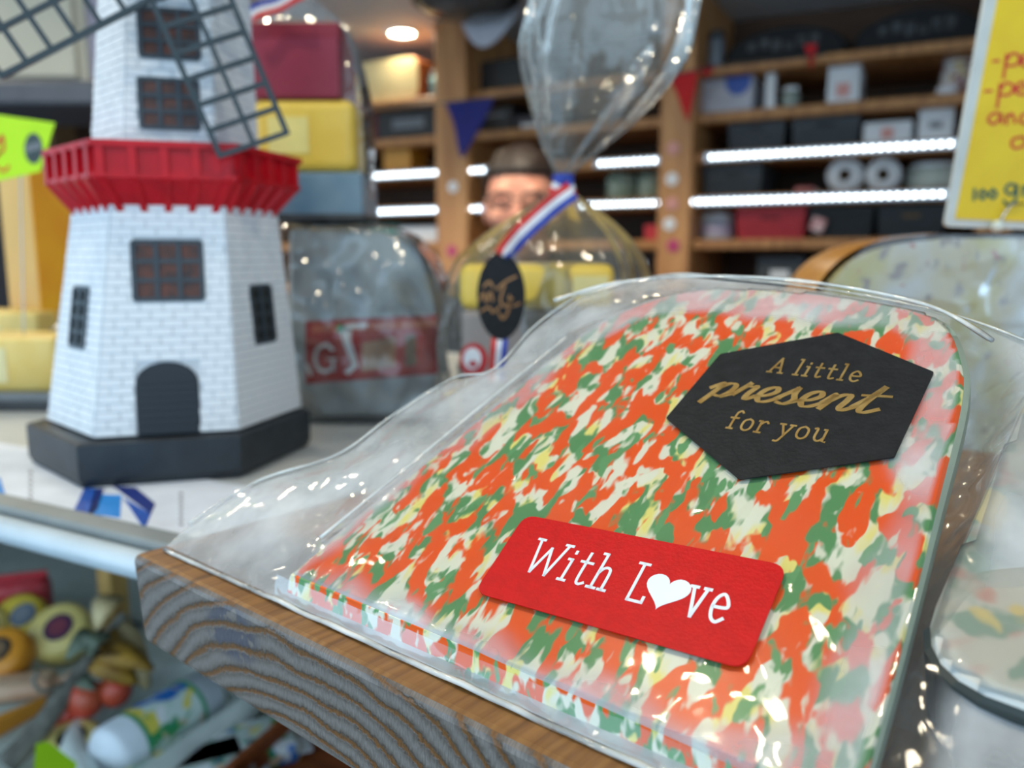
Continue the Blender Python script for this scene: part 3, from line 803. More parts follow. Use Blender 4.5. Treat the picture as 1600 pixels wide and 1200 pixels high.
arch = [(-.0145, -.0172), (.0145, -.0172), (.0145, .008)] + [(.0145 * math.cos(R(a)), .008 + .0105 * math.sin(R(a))) for a in range(15, 180, 15)] + [(-.0145, .008)]
bm = bmesh.new(); prism(bm, arch, lambda u, v: o_ + tx * u + up * v - nn * .0006, lambda u, v: o_ + tx * u + up * v + nn * .0007); door = make('door', bm, pbr('black painted door', srgb(18, 26, 36), rough=.5), mill)
for k in range(8):
    v = -.0155 + k * .0034
    hw = .0138 if v < .008 else .0138 * math.sqrt(max(.05, 1 - ((v - .008) / .0105) ** 2))
    bm = bmesh.new(); prism(bm, [(-hw, v), (hw, v), (hw, v + .0027), (-hw, v + .0027)], lambda u, q: o_ + tx * u + up * q + nn * .0006, lambda u, q: o_ + tx * u + up * q + nn * .0013); make('plank', bm, MATS['black painted door'], door)
# gallery
GR = .0618
bm = bmesh.new(); rings_mesh(bm, [hexr(RT + .003, Z1 - .011), hexr(GR, Z1 - .001), hexr(GR + .0022, Z1 + .001), hexr(GR + .0022, Z1 + .003), hexr(RU, Z1 + .003)], (True, True)); gal = make('gallery', bm, M_mred, mill)
bm = bmesh.new()
rings_mesh(bm, [hexr(GR, Z1 + .002), hexr(GR, Z2 - .001), hexr(GR - .002, Z2 - .001), hexr(GR - .002, Z1 + .002)], (False, False)); make('parapet', bm, M_mred, gal)
bm = bmesh.new()
rings_mesh(bm, [hexr(GR + .003, Z2 - .003), hexr(GR + .003, Z2), hexr(GR - .0025, Z2), hexr(GR - .0025, Z2 - .003)], (True, True)); 
for f in list(bm.faces):
    if len(f.verts) == 6: bm.faces.remove(f)
make('top_rim', bm, M_mred, gal)
for k in range(6):
    a = R(-90 + 60 * k); n = Vector((math.cos(a), math.sin(a), 0)); tx = Vector((-n.y, n.x, 0))
    rot = Matrix((tx, n, EZ)).transposed()
    for j in range(5):
        x = (-.5 + j / 4) * (GR - .006)
        make('baluster', bbox(n * ((GR + .0003) * .866 + .0005) + tx * x + EZ * ((Z1 + Z2) / 2) + Vector((lean(Z1), 0, 0)), (.0036, .003, Z2 - Z1 - .002), rot=rot), M_mred, gal)
        p0_ = n * ((RT + .001) * .866) + tx * x * .76 + EZ * (Z1 - .0135) + Vector((lean(Z1 - .0135), 0, 0)); p1_ = n * ((GR + .0007) * .866) + tx * x + EZ * (Z1 + .001) + Vector((lean(Z1), 0, 0))
        bm = bmesh.new(); tube(bm, [p0_, p1_], .0022, 4); make('bracket', bm, M_mred, gal)
# cap, axle and sails (hub lies just above the picture)
bm = bmesh.new(); rings_mesh(bm, [hexr(RC + .004, Z3 - .002), hexr(RC + .005, Z3 + .004), hexr(RC - .004, Z3 + .024), hexr(.012, Z3 + .04)]); make('cap', bm, M_mblk, mill)
def wl(p): 
    d = p - mill.location; return Vector((d.dot(fx), d.dot(fy), d.z))
SPY = -(RC * .866 + .020)                       # sail plane, just before the tower front (windmill frame)
spP = mill.location + fy * (SPY - .012); 
hub = wl(on_plane(262, -88, spP, fy))
bm = bmesh.new(); tube(bm, [(hub.x, hub.y - .006, hub.z), (hub.x, 0, hub.z)], .005, 12); make('axle', bm, M_mblk, mill, True)
d1 = wl(on_plane(395, 222, spP, fy)) - hub; Ls = d1.length + .002; d1.normalize()
M_sail = pbr('dark slate plastic', srgb(40, 54, 60), rough=.45)
for k in range(4):
    dd = Matrix.Rotation(R(90 * k), 3, 'Y') @ d1
    if k % 2: dd = (dd + d1 * (.17 if dd.x < 0 else -.17)).normalized()
    ww = Matrix.Rotation(R(90), 3, 'Y') @ dd
    hw = .0165
    sl = bpy.data.objects.new('sail', None); sl.empty_display_size = .01; link(sl, mill)
    rot = Matrix((ww, Vector((0, 1, 0)), dd)).transposed()
    for off, wd in ((-hw, .0026), (0, .0022), (hw, .0026)):
        st = .02 if off else 0
        make('long_bar', bbox(hub + ww * off + dd * (st + (Ls - st) / 2), (wd, .0024, Ls - st), rot=rot), M_sail, sl)
    nb = 6
    for j in range(nb + 1):
        make('cross_bar', bbox(hub + dd * (.02 + (Ls - .021) * j / nb), (hw * 2, .0022, .0024), rot=rot), M_sail, sl)


# ------------------------------------------------------------------ wooden board on the counter
bA = on_z(205, 865, zb); BD = R(-40.2)
bx = Vector((math.cos(BD), math.sin(BD), 0)); by = Vector((-bx.y, bx.x, 0))
def wood_board():
    m, t, b = nt('oak board')
    v = coords(t)
    geo = node(t, 'ShaderNodeTexCoord')
    sep = node(t, 'ShaderNodeSeparateXYZ'); t.links.new(geo.outputs['Normal'], sep.inputs[0])
    # end grain on the face whose normal is -y: growth rings in x-z
    mp = node(t, 'ShaderNodeMapping'); mp.inputs['Location'].default_value = (-.078, 0, .058); mp.inputs['Scale'].default_value = (.85, 0, 1.35)
    t.links.new(geo.outputs['Object'], mp.inputs['Vector'])
    nz = node(t, 'ShaderNodeTexNoise'); nz.inputs['Scale'].default_value = 26; nz.inputs['Detail'].default_value = 2
    t.links.new(v, nz.inputs['Vector'])
    wob = node(t, 'ShaderNodeMix', data_type='VECTOR'); wob.inputs[0].default_value = .016
    t.links.new(mp.outputs[0], wob.inputs[4]); t.links.new(nz.outputs['Color'], wob.inputs[5])
    fine = node(t, 'ShaderNodeTexNoise'); fine.inputs['Scale'].default_value = 900; t.links.new(v, fine.inputs['Vector'])
    wob2 = node(t, 'ShaderNodeMix', data_type='VECTOR'); wob2.inputs[0].default_value = .0022
    t.links.new(wob.outputs[1], wob2.inputs[4]); t.links.new(fine.outputs['Color'], wob2.inputs[5])
    wv = node(t, 'ShaderNodeTexWave', wave_type='RINGS', rings_direction='Y', wave_profile='SIN'); wv.inputs['Scale'].default_value = 50; wv.inputs['Distortion'].default_value = 0
    t.links.new(wob2.outputs[1], wv.inputs['Vector'])
    endc = ramp(t, [(.0, srgb(112, 74, 36)), (.07, srgb(116, 80, 44)), (.14, srgb(86, 74, 64)), (.5, srgb(106, 97, 89)), (1, srgb(124, 116, 109))])
    t.links.new(wv.outputs['Fac'], endc.inputs['Fac'])
    # blue-black stain patch
    st = node(t, 'ShaderNodeMapping'); st.inputs['Location'].default_value = (-.052, 0, .0125); st.inputs['Scale'].default_value = (1, 0, 1.6)
    t.links.new(geo.outputs['Object'], st.inputs['Vector'])
    ln = node(t, 'ShaderNodeVectorMath', operation='LENGTH'); t.links.new(st.outputs[0], ln.inputs[0])
    sm = node(t, 'ShaderNodeMapRange'); sm.inputs['From Min'].default_value = .009; sm.inputs['From Max'].default_value = .0135; sm.inputs['To Min'].default_value = 1; sm.inputs['To Max'].default_value = 0
    t.links.new(ln.outputs['Value'], sm.inputs['Value'])
    gt = node(t, 'ShaderNodeMath', operation='GREATER_THAN'); gt.inputs[1].default_value = .36; t.links.new(wv.outputs['Fac'], gt.inputs[0])
    sn = node(t, 'ShaderNodeTexNoise'); sn.inputs['Scale'].default_value = 170; t.links.new(v, sn.inputs['Vector'])
    g2 = node(t, 'ShaderNodeMath', operation='GREATER_THAN'); g2.inputs[1].default_value = .42; t.links.new(sn.outputs['Fac'], g2.inputs[0])
    mu = node(t, 'ShaderNodeMath', operation='MULTIPLY'); t.links.new(sm.outputs[0], mu.inputs[0]); t.links.new(gt.outputs[0], mu.inputs[1])
    mu2 = node(t, 'ShaderNodeMath', operation='MULTIPLY'); t.links.new(mu.outputs[0], mu2.inputs[0]); t.links.new(g2.outputs[0], mu2.inputs[1])
    mu3 = node(t, 'ShaderNodeMath', operation='MULTIPLY'); t.links.new(mu2.outputs[0], mu3.inputs[0]); mu3.inputs[1].default_value = .8
    mxs = node(t, 'ShaderNodeMix', data_type='RGBA'); t.links.new(mu3.outputs[0], mxs.inputs[0]); t.links.new(endc.outputs[0], mxs.inputs[6]); mxs.inputs[7].default_value = c4(srgb(72, 72, 86))
    # sawn fibre speckle
    spk = node(t, 'ShaderNodeTexNoise'); spk.inputs['Scale'].default_value = 1; spk.inputs['Detail'].default_value = 2
    mps = node(t, 'ShaderNodeMapping'); mps.inputs['Scale'].default_value = (2600, 300, 500); mps.inputs['Rotation'].default_value = (0, R(20), 0)
    t.links.new(geo.outputs['Object'], mps.inputs[0]); t.links.new(mps.outputs[0], spk.inputs['Vector'])
    spr = ramp(t, [(.35, (.78, .78, .78)), (.68, (1.18, 1.18, 1.18))]); t.links.new(spk.outputs['Fac'], spr.inputs['Fac'])
    mend = node(t, 'ShaderNodeMix', data_type='RGBA', blend_type='MULTIPLY'); mend.inputs[0].default_value = 1
    t.links.new(mxs.outputs[2], mend.inputs[6]); t.links.new(spr.outputs[0], mend.inputs[7])
    # long grain on the top (runs along y)
    mg = node(t, 'ShaderNodeMapping'); mg.inputs['Scale'].default_value = (330, 22, 60); t.links.new(geo.outputs['Object'], mg.inputs[0])
    gn = node(t, 'ShaderNodeTexNoise'); gn.inputs['Scale'].default_value = 1; gn.inputs['Detail'].default_value = 4; t.links.new(mg.outputs[0], gn.inputs['Vector'])
    gr = ramp(t, [(.28, srgb(76, 48, 22)), (.42, srgb(122, 82, 40)), (.62, srgb(148, 104, 54)), (.8, srgb(132, 92, 46))]); t.links.new(gn.outputs['Fac'], gr.inputs['Fac'])
    ab = node(t, 'ShaderNodeMath', operation='ABSOLUTE'); t.links.new(sep.outputs['Y'], ab.inputs[0])
    g3 = node(t, 'ShaderNodeMapRange'); g3.inputs['From Min'].default_value = .4; g3.inputs['From Max'].default_value = .75; t.links.new(ab.outputs[0], g3.inputs['Value'])
    fin = node(t, 'ShaderNodeMix', data_type='RGBA'); t.links.new(g3.outputs[0], fin.inputs[0]); t.links.new(gr.outputs[0], fin.inputs[6]); t.links.new(mend.outputs[2], fin.inputs[7])
    t.links.new(fin.outputs[2], b.inputs['Base Color'])
    b.inputs['Roughness'].default_value = .5
    # relief: ring grooves and fibres
    ad = node(t, 'ShaderNodeMath', operation='MULTIPLY_ADD'); t.links.new(spk.outputs['Fac'], ad.inputs[0]); ad.inputs[1].default_value = .5; 
    rr = ramp(t, [(.0, (.5, .5, .5)), (.3, (1, 1, 1))]); t.links.new(wv.outputs['Fac'], rr.inputs['Fac']); t.links.new(rr.outputs[0], ad.inputs[2])
    mh = node(t, 'ShaderNodeMix', data_type='FLOAT'); t.links.new(g3.outputs[0], mh.inputs[0]); t.links.new(gn.outputs['Fac'], mh.inputs[2]); t.links.new(ad.outputs[0], mh.inputs[3])
    bp = node(t, 'ShaderNodeBump'); bp.inputs['Strength'].default_value = .6; bp.inputs['Distance'].default_value = .0005
    t.links.new(mh.outputs[0], bp.inputs['Height']); t.links.new(bp.outputs['Normal'], b.inputs['Normal'])
    rg = node(t, 'ShaderNodeMix', data_type='FLOAT'); t.links.new(g3.outputs[0], rg.inputs[0]); rg.inputs[2].default_value = .5; rg.inputs[3].default_value = .36
    t.links.new(rg.outputs[0], b.inputs['Roughness'])
    return m
BL, BW = .62, .30
bm = bmesh.new(); box(bm, (BL / 2, BW / 2, -bt / 2), (BL, BW, bt), bev=.0022, seg=3)
# knock the near corner off a little
for v in bm.verts:
    if v.co.x < .006 and v.co.z < -bt * .55: v.co.x += .004 * (-(v.co.z) / bt - .55) / .45
board = make('display_board', bm, wood_board(), loc=bA, rot=(0, 0, BD))
tag(board, 'thick oak board with weathered end grain carrying the bagged cheese', 'wooden board')

# ------------------------------------------------------------------ bagged slabs of cheese
TILT = R(32)
def frame(front, rz, tilt):
    """slab frame: u along the front edge, v up the slope, w off the face"""
    a = Vector((math.cos(rz), math.sin(rz), 0)); back = Vector((-a.y, a.x, 0))
    e2 = back * math.cos(tilt) + EZ * math.sin(tilt); n = a.cross(e2)
    m = Matrix((a, e2, n)).transposed().to_4x4(); m.translation = front
    return m
e1z = R(-39.85)
a = Vector((math.cos(e1z), math.sin(e1z), 0)); nS = a.cross(Vector((-a.y, a.x, 0)) * math.cos(TILT) + EZ * math.sin(TILT))
O_top = CAM + Vector((-.05498651, .19140685, -.07761048))
TH = .0055
F1 = frame(O_top - nS * TH, e1z, TILT)
def seg_dist(p, poly):
    """signed distance in 2-d, negative inside"""
    d = 1e9; ins = False; n = len(poly); x, y = p
    for i in range(n):
        ax, ay = poly[i]; bx_, by_ = poly[(i + 1) % n]
        vx, vy = bx_ - ax, by_ - ay; wx, wy = x - ax, y - ay
        k = max(0, min(1, (wx * vx + wy * vy) / (vx * vx + vy * vy + 1e-12)))
        d = min(d, math.hypot(wx - vx * k, wy - vy * k))
        if (ay > y) != (by_ > y) and x < (bx_ - ax) * (y - ay) / (by_ - ay + 1e-15) + ax: ins = not ins
    return -d if ins else d
def coons(Bc, Tc, Lc, Rc):
    def f(s, t):
        b, T, l, r = sample(Bc, s), sample(Tc, s), sample(Lc, t), sample(Rc, t)
        c00, c10, c01, c11 = Bc[0], Bc[-1], Tc[0], Tc[-1]
        return tuple((1 - t) * b[i] + t * T[i] + (1 - s) * l[i] + s * r[i] - ((1 - s) * (1 - t) * c00[i] + s * (1 - t) * c10[i] + (1 - s) * t * c01[i] + s * t * c11[i]) for i in (0, 1))
    return f
def mm(pts): return [(x / 1000, y / 1000) for x, y in pts]
slab_out = mm([(0, 0), (135, 0)]) + mm(catmull([(135, 0), (133.5, 30), (131.5, 60), (129.3, 90), (126, 104.5), (119, 118), (106, 124), (91, 127.2), (72, 129), (54, 128.3), (45, 125), (37, 119.5), (30, 111), (25, 100.5)], 4)[1:]) + mm([(12.5, 50)])
M_pesto = marbled('red and green pesto cheese', srgb(230, 230, 212),
    [(srgb(236, 224, 130), .58, .07, .8), (srgb(92, 148, 94), .51, .035, 1.0), (srgb(238, 90, 8), .502, .03, 1.0), (srgb(102, 158, 104), .63, .03, 1.1), (srgb(226, 226, 206), .675, .05, 1.25)], 165, stretch=(1.4, .6, 1), rough=.3)
def slab(name, F, out, th, mat, label, rind=None, lip=False):
    t = thing(name, label, 'cheese'); t.matrix_world = F
    bm = bmesh.new(); ch = .0007
    cx = sum(p[0] for p in out) / len(out); cy = sum(p[1] for p in out) / len(out)
    def ins(p, d):
        v = Vector((cx - p[0], cy - p[1])); v.normalize(); return (p[0] + v.x * d, p[1] + v.y * d)
    o2 = [ins(p, ch) for p in out]
    fw = lambda y: -.004 * max(0, 1 - y / .012) if lip else 0
    rings_mesh(bm, [[(x, y + fw(y), 0) for x, y in o2], [(x, y + fw(y), ch) for x, y in out], [(x, y, th - ch) for x, y in out], [(x, y, th) for x, y in o2]])
    make('paste', bm, mat, t)
    if rind:
        bm = bmesh.new(); q = out[1:-1]
        for i in range(len(q) - 1):
            pass
        rings_mesh(bm, [[(x, y, .0006), (x, y, th - .0006), (*ins((x, y), -.0012), th - .0012), (*ins((x, y), -.0012), .0012)] for x, y in q]); make('rind', bm, rind, t)
    return t
slab('pesto_cheese_slab', F1, slab_out, TH, M_pesto, 'slab of orange, green and white marbled cheese inside the front bag', pbr('grey green rind', srgb(150, 165, 150), rough=.4), lip=True)
def bag(name, F, out, th, fB, fT, fL, fR, mat, label, nu=110, nv=90, seed=0, amp=.0016, curl=None, contact=None):
    t = thing(name, label, 'plastic bag'); t.matrix_world = F
    cf = coons(fB, fT, fL, fR)
    def top(s, q, lift, sign):
        u, v = cf(s, q)
        d = seg_dist((u, v), out)
        e = min(s, 1 - s, q, 1 - q)
        edge = min(1, max(0, min(min(s, 1 - s) * 9, min(q, 1 - q) * 9)))
        far = 1 - math.exp(-max(0, d) / .007)
        wn = noise.noise(Vector((u * 38 + seed, v * 38, seed * 2.1))) + .5 * noise.noise(Vector((u * 95, v * 95 + seed, 3)))
        fold = abs(noise.noise(Vector((u * 30 + v * 22, v * 9 + seed, 7))))
        if sign > 0:
            base = th + .0005
            w_ = base * (1 - far) + far * (base * .42) + far * amp * (wn * 1.3 + fold * 1.5) * edge + .00012 * wn
            w_ = w_ * (edge if d > 0 else 1) + (1 - edge) * th * .35 * (d > 0)
        else:
            w_ = -.0004 + far * (th * .35) - 0 * wn
            w_ = w_ + far * amp * .4 * abs(wn) * edge
            if edge < 1 and d > 0: w_ = th * .35 * (1 - edge) + w_ * edge
        if curl: w_ += curl(u, v)
        return Vector((u, v, w_))
    for nm, sg in (('top_sheet', 1), ('under_sheet', -1)):
        bm = bmesh.new(); grid(bm, lambda s, q: top(s, q, 0, sg), nu, nv)
        o = make(nm, bm, mat, t, True)
        if contact:
            at_ = o.data.attributes.new('loose', 'FLOAT', 'POINT')
            vals = []
            for v in o.data.vertices:
                k = (seg_dist((v.co.x, v.co.y), out) - contact(v.co.x, v.co.y)) / .007 + .5
                k = max(0, min(1, k)); d_ = seg_dist((v.co.x, v.co.y), out)
                if v.co.x > .12 and d_ > -.001: k *= max(.08, min(1, (d_ - .005) / .007))
                vals.append(.05 + .95 * k * k * (3 - 2 * k))
            at_.data.foreach_set('value', vals)
    return t, cf
def smooth_edge(p, k=8): return catmull(mm(p), k)
L1 = smooth_edge([(-57, -4.2), (-55.5, 7), (-46, 25), (-26, 41), (-21, 56), (-18, 69), (-10, 80), (2, 85), (3, 96), (3, 109), (9, 127)])
T1 = smooth_edge([(9, 127), (20, 135.5), (35, 139.7), (60, 138), (89, 133.6), (119, 125), (138, 115)])
R1 = smooth_edge([(158, -4.6), (155, 20), (151, 45), (146, 80), (138, 115)])
B1 = mm([(-57, -4.2), (-5, -4.6), (60, -4.6), (158, -4.6)])
bag1, _ = bag('gift_bag', F1, slab_out, TH, B1, T1, L1, R1, SHEET, 'clear plastic bag with two stickers around the marbled cheese slab', seed=2, nu=140, nv=112,
    contact=lambda u, v: -.004 - .010 * max(0, min(1, (u - .108) / .03)) - .010 * max(0, min(1, (v - .09) / .03)) + .006 * noise.noise(Vector((u * 60, v * 60, 5))))
# welded front seam of the bag: a rolled edge, its brightness put into the film colour
bm = bmesh.new(); pts = [(-.057 + .215 * i / 60, -.0052, .0016 + .0010 * noise.noise(Vector((i * .35, 0, 1)))) for i in range(61)]
tube(bm, pts, .0007, 6); make('bottom_seam', bm, EDGE, bag1, True)
bm = bmesh.new(); grid(bm, lambda s, q: Vector((-.003 + .152 * s, -.0052 + .0042 * q - .0008 * math.sin(q * math.pi) + .0003 * noise.noise(Vector((s * 40, q * 3, 0))), .0004 + (TH + .0002) * q)), 120, 8); make('front_fold', bm, FRONT, bag1, True)
wT = TH + .0011
def edge_tube(nm, pts, r_):  # pale tubes along the bag's folds, drawn as highlight lines
    bm = bmesh.new(); q_ = catmull(pts, 10); tube(bm, [Vector(p_) for p_ in q_], [r_ * (.6 + .6 * abs(noise.noise(Vector((i * .13, r_ * 900, 2))))) for i in range(len(q_))], 6); make(nm, bm, EDGE, bag1, True)
edge_tube('back_crease_glint', [(.006, .118, .0066), (.020, .127, .0068), (.040, .1325, .0066), (.066, .1335, .0066), (.092, .130, .0066), (.116, .1225, .0064), (.131, .111, .006)], .0007)
edge_tube('side_crease_glint', [(.0005, .012, .0066), (.009, .046, .0067), (.018, .082, .0068), (.0225, .10, .0067)], .0005)
edge_tube('flap_edge', [(-.056, .004, .003), (-.046, .025, .003), (-.026, .041, .003), (-.0195, .06, .003), (-.010, .080, .003), (.002, .086, .003), (.003, .109, .003), (.009, .127, .003)], .00045)
edge_tube('back_edge', [(.009, .127, .0028), (.035, .1397, .0028), (.06, .138, .0028), (.089, .1336, .0028), (.119, .125, .0028), (.138, .115, .0028)], .00045)
# red sticker
red = rounded(mm([(51.6, 34.5), (111.5, 38.1), (112.5, 15.1), (53.2, 12.0)]), .0032)
bm = bmesh.new(); prism(bm, red, lambda u, v: Vector((u, v, wT - .0003)), lambda u, v: Vector((u, v, wT))); st1 = make('sticker', bm, M_redpaper, bag1)
st1['label'] = 'red rounded sticker reading With Love'
fnS = lambda u, v, w_: Vector((u / 1000, v / 1000, wT + w_ + .00002))
bm = bmesh.new()
text_line(bm, 'With', (60.6, 20.6), (80.2, 21.5), 8.6, .62, fnS, space=.2)
text_line(bm, 'L', (85.2, 21.2), (89.0, 21.4), 8.9, .62, fnS)
text_line(bm, 've', (97.6, 21.6), (105.2, 22.2), 9.4, .66, fnS, space=.2)
make('lettering', bm, M_whitepaint, st1)
heart = []
for i in range(40):
    q = 2 * math.pi * i / 40
    heart.append((92.4 + .285 * 16 * math.sin(q) ** 3 + .0, 25.6 + .275 * (13 * math.cos(q) - 5 * math.cos(2 * q) - 2 * math.cos(3 * q) - math.cos(4 * q))))
bm = bmesh.new(); prism(bm, heart[::-1], lambda u, v: fnS(u, v, 0), lambda u, v: fnS(u, v, .00012)); make('heart', bm, M_whitepaint, st1)
# black hexagon sticker
hx = mm([(98, 109.9), (122.3, 97.8), (121.5, 70.2), (94.3, 56.9), (69.3, 72.1), (72.2, 98)])
bm = bmesh.new(); prism(bm, rounded(hx, .0004, 2), lambda u, v: Vector((u, v, wT - .0003)), lambda u, v: Vector((u, v, wT))); st2 = make('sticker', bm, M_blackpaper, bag1)
st2['label'] = 'black hexagonal sticker with gold writing'
bm = bmesh.new()
text_line(bm, 'A little', (87.0, 92.6), (108, 91.9), 5.5, .52, fnS, space=.24)
text_line(bm, 'for you', (85.0, 71.6), (107.2, 71.4), 5.8, .52, fnS, space=.2)
brush = lambda d: .62 + .85 * abs(d.y)
text_line(bm, 'present', (75.6, 81.6), (113.8, 82.0), 10.4, brush, fnS, font=SCRIPT, space=.02, shear=.24)
make('lettering', bm, M_gold, st2)

# second bag lying behind, to the right
C2 = on_z(1424, 1176, zb + .0014)
F2 = frame(C2, e1z, R(25))
out2 = mm(rounded([(0, 0), (120, 0), (118, 112), (4, 112)], 16, 6))
M_pale = marbled('pale pink and green cheese', srgb(206, 206, 200), [(srgb(206, 160, 150), .58, .06, .8), (srgb(150, 172, 160), .6, .06, 1), (srgb(222, 204, 140), .64, .05, 1)], 120, rough=.4)
slab('pale_cheese_slab', F2, out2, .02, M_pale, 'pale marbled cheese slab in the bag beside the front one', pbr('gap shade rind', srgb(44, 54, 52), rough=.4))  # rind coloured dark to stand in for the shaded gap beside the front slab
def rectbag(x0, x1, y0, y1, j=3, sd=0):
    rnd = random.Random(sd)
    jit = lambda: rnd.uniform(-j, j)
    return (mm([(x0, y0), (x1, y0)]), smooth_edge([(x0 + 4, y1 - 4), ((2 * x0 + x1) / 3, y1 + jit()), ((x0 + 2 * x1) / 3, y1 + jit()), (x1 - 2, y1 - 3)]),
            smooth_edge([(x0, y0), (x0 + jit(), y0 * .66 + y1 * .33), (x0 + jit(), y0 * .33 + y1 * .66), (x0 + 4, y1 - 4)]), smooth_edge([(x1, y0), (x1 + jit(), (y0 + y1) / 2), (x1 - 2, y1 - 3)]))
FILM3 = film('creased bag film', haze=.05, rough=.09, wr=45, bump=.7, refl=1.2, hazecol=(.86, .9, .92))
bag('gift_bag', F2, out2, .02, *rectbag(-9, 140, -1, 142, 3, 4), FILM3, 'creased clear bag around the pale cheese slab', seed=9, amp=.005, nu=70, nv=70)
# wooden wedge that props the two bags
wm = frame(F1 @ Vector((.055, .06, -.0045)), e1z, TILT)
o0 = F1 @ Vector((.02, .045, -.0012)); 
bmw = bmesh.new()
pu = [F1 @ Vector((.035, .062, -.0016)), F1 @ Vector((.10, .062, -.0016)), F1 @ Vector((.10, .112, -.0016)), F1 @ Vector((.035, .112, -.0016))]
top_ = [bmw.verts.new(p_ - bA) for p_ in pu]; bot_ = [bmw.verts.new(Vector((p_.x, p_.y, zb)) - bA) for p_ in pu]
for k in range(4): bmw.faces.new((bot_[k], bot_[(k + 1) % 4], top_[(k + 1) % 4], top_[k]))
bmw.faces.new(top_); bmw.faces.new(bot_[::-1])
tag(make('prop_wedge', bmw, M_pine, loc=bA), 'small pine wedge propping the marbled cheese slab from behind', 'wedge')

# ------------------------------------------------------------------ half wheel of cheese with price card
HW = at_y(1470, 440, .42)
yaw = R(7)
hxd = Vector((math.cos(yaw), math.sin(yaw), 0)); hyd = Vector((-hxd.y, hxd.x, 0))
hP = Vector((HW.x, HW.y, 0))
lft = on_plane(1246, 440, hP, hyd); topz = on_plane(1440, 364, hP, hyd).z
Rw = .155; cx = lft + hxd * Rw
hh = topz - zc
wheel = thing('half_cheese_wheel', 'half wheel of speckled cream cheese with orange rind wrapped in film', 'cheese', (cx.x, cx.y, zc), yaw)
prof = [(-Rw + .02, 0), (-Rw + .006, .012), (-Rw, hh * .36), (-Rw + .004, hh * .62), (-Rw + .016, hh * .84), (-Rw + .038, hh * .955), (-Rw + .075, hh)]
prof = catmull(prof, 5)
cut = prof + [(-x, z) for x, z in prof[::-1]]
M_speck = marbled('speckled cream cheese', srgb(196, 182, 150), [(srgb(190, 178, 112), .55, .1, .5), (srgb(198, 196, 192), .56, .08, .45), (srgb(150, 136, 128), .655, .05, 2.2), (srgb(180, 110, 92), .685, .03, 2.0)], 62, rough=.3)
M_orind = pbr('orange rind', srgb(214, 150, 60), srgb(196, 128, 44), rough=.35, scale=30)
bm = bmesh.new(); prism(bm, cut, lambda u, v: Vector((u * .972, .0005, .002 + v * .962)), lambda u, v: Vector((u * .972, .005, .002 + v * .962))); make('cut_face', bm, M_speck, wheel)
bm = bmesh.new()
rings = []
for k in range(25):
    q = math.pi * k / 24
    rings.append([Vector((x * math.cos(q), .0015 - x * math.sin(q), z)) for x, z in prof] + [Vector((0, .0015, hh)), Vector((0, .0015, 0))])
rv = [[bm.verts.new(p_) for p_ in r_] for r_ in rings]
for r0_, r1_ in zip(rv, rv[1:]):
    for k in range(len(r0_) - 1): bm.faces.new((r0_[k], r0_[k + 1], r1_[k + 1], r1_[k]))
bmesh.ops.remove_doubles(bm, verts=bm.verts, dist=1e-6)
make('rind', bm, M_orind, wheel, True)
FILM4 = film('cling film', haze=.05, rough=.12, wr=26, bump=.9, refl=1.4)
bm = bmesh.new()
grid(bm, lambda s, q: Vector(((s - .5) * Rw * 1.99, -.0012 - .0016 * abs(noise.noise(Vector((s * 9, q * 5, 2)))), hh * (.01 + q * .985) * (1 if abs(s - .5) < .3 else 1 - .55 * ((abs(s - .5) - .3) / .2) ** 3))), 60, 24)
make('cling_film', bm, FILM4, wheel, True)
# pesto cheese in front of the wheel
p = on_z(1580, 530, zc); 
M_pesto2 = marbled('red and green pesto cheese block', srgb(214, 196, 130), [(srgb(70, 110, 60), .5, .03, 1), (srgb(214, 84, 30), .52, .03, 1)], 110)
t = thing('pesto_cheese_block', 'block of orange and green cheese low before the half wheel', 'cheese', (p.x + .05, .335, zc), R(-25))
bm = bmesh.new(); lathe(bm, [(.07, 0), (.078, .01), (.08, .05), (.076, .078), (.066, .084)], 40); make('paste', bm, M_pesto2, t, True)
bm = bmesh.new(); lathe(bm, [(.0795, .028), (.0812, .031), (.0812, .045), (.0795, .048)], 40, (False, False)); make('rind_band', bm, M_orind, t, True)

# price card
cardP = Vector((cx.x, HW.y + .03, 0)); cN = Vector((math.sin(R(-16)), math.cos(R(-16)), 0)).normalized()
def cp(x, y): return on_plane(x, y, cardP, cN)
o0 = cp(1553, 352)
card = thing('price_card', 'yellow handwritten price card in a clear holder stuck on the half wheel', 'price card', o0)
def cardpoly(px, off0, off1, m, nm, parent=card, rad=0):
    bm = bmesh.new()
    q = rounded(px, rad, 4) if rad else px
    prism(bm, q, lambda x, y: cp(x, y) - o0 + cN * off0, lambda x, y: cp(x, y) - o0 + cN * off1); return make(nm, bm, m, parent)
cardpoly([(1478, 354), (1700, 362), (1775, -30), (1548, -40)], .0008, .0024, pbr('clear acrylic', srgb(206, 210, 205), rough=.2), 'holder', rad=9)
yl = cardpoly([(1494, 342), (1690, 350), (1762, -22), (1566, -30)], -.0002, .0009, pbr('yellow card', srgb(240, 204, 20), srgb(232, 192, 10), rough=.5, scale=40), 'card', rad=3)
def cardstrokes(strokes, wd, m, nm):
    bm = bmesh.new()
    for st in strokes: ribbon(bm, catmull(st, 5) if len(st) > 2 else st, wd, lambda x, y, w_: cp(x, y) - o0 - cN * (.0003 + w_))
    make(nm, bm, m, yl)
M_rink = pbr('red marker', srgb(214, 40, 36), rough=.6); M_gink = pbr('green marker', srgb(10, 92, 84), rough=.6)
def hand_p(x, y): return [[(x, y - 12), (x - 2, y + 4), (x - 5, y + 24)], [(x - 2, y), (x + 8, y - 14), (x + 20, y - 10), (x + 16, y + 3), (x + 2, y + 5)]]
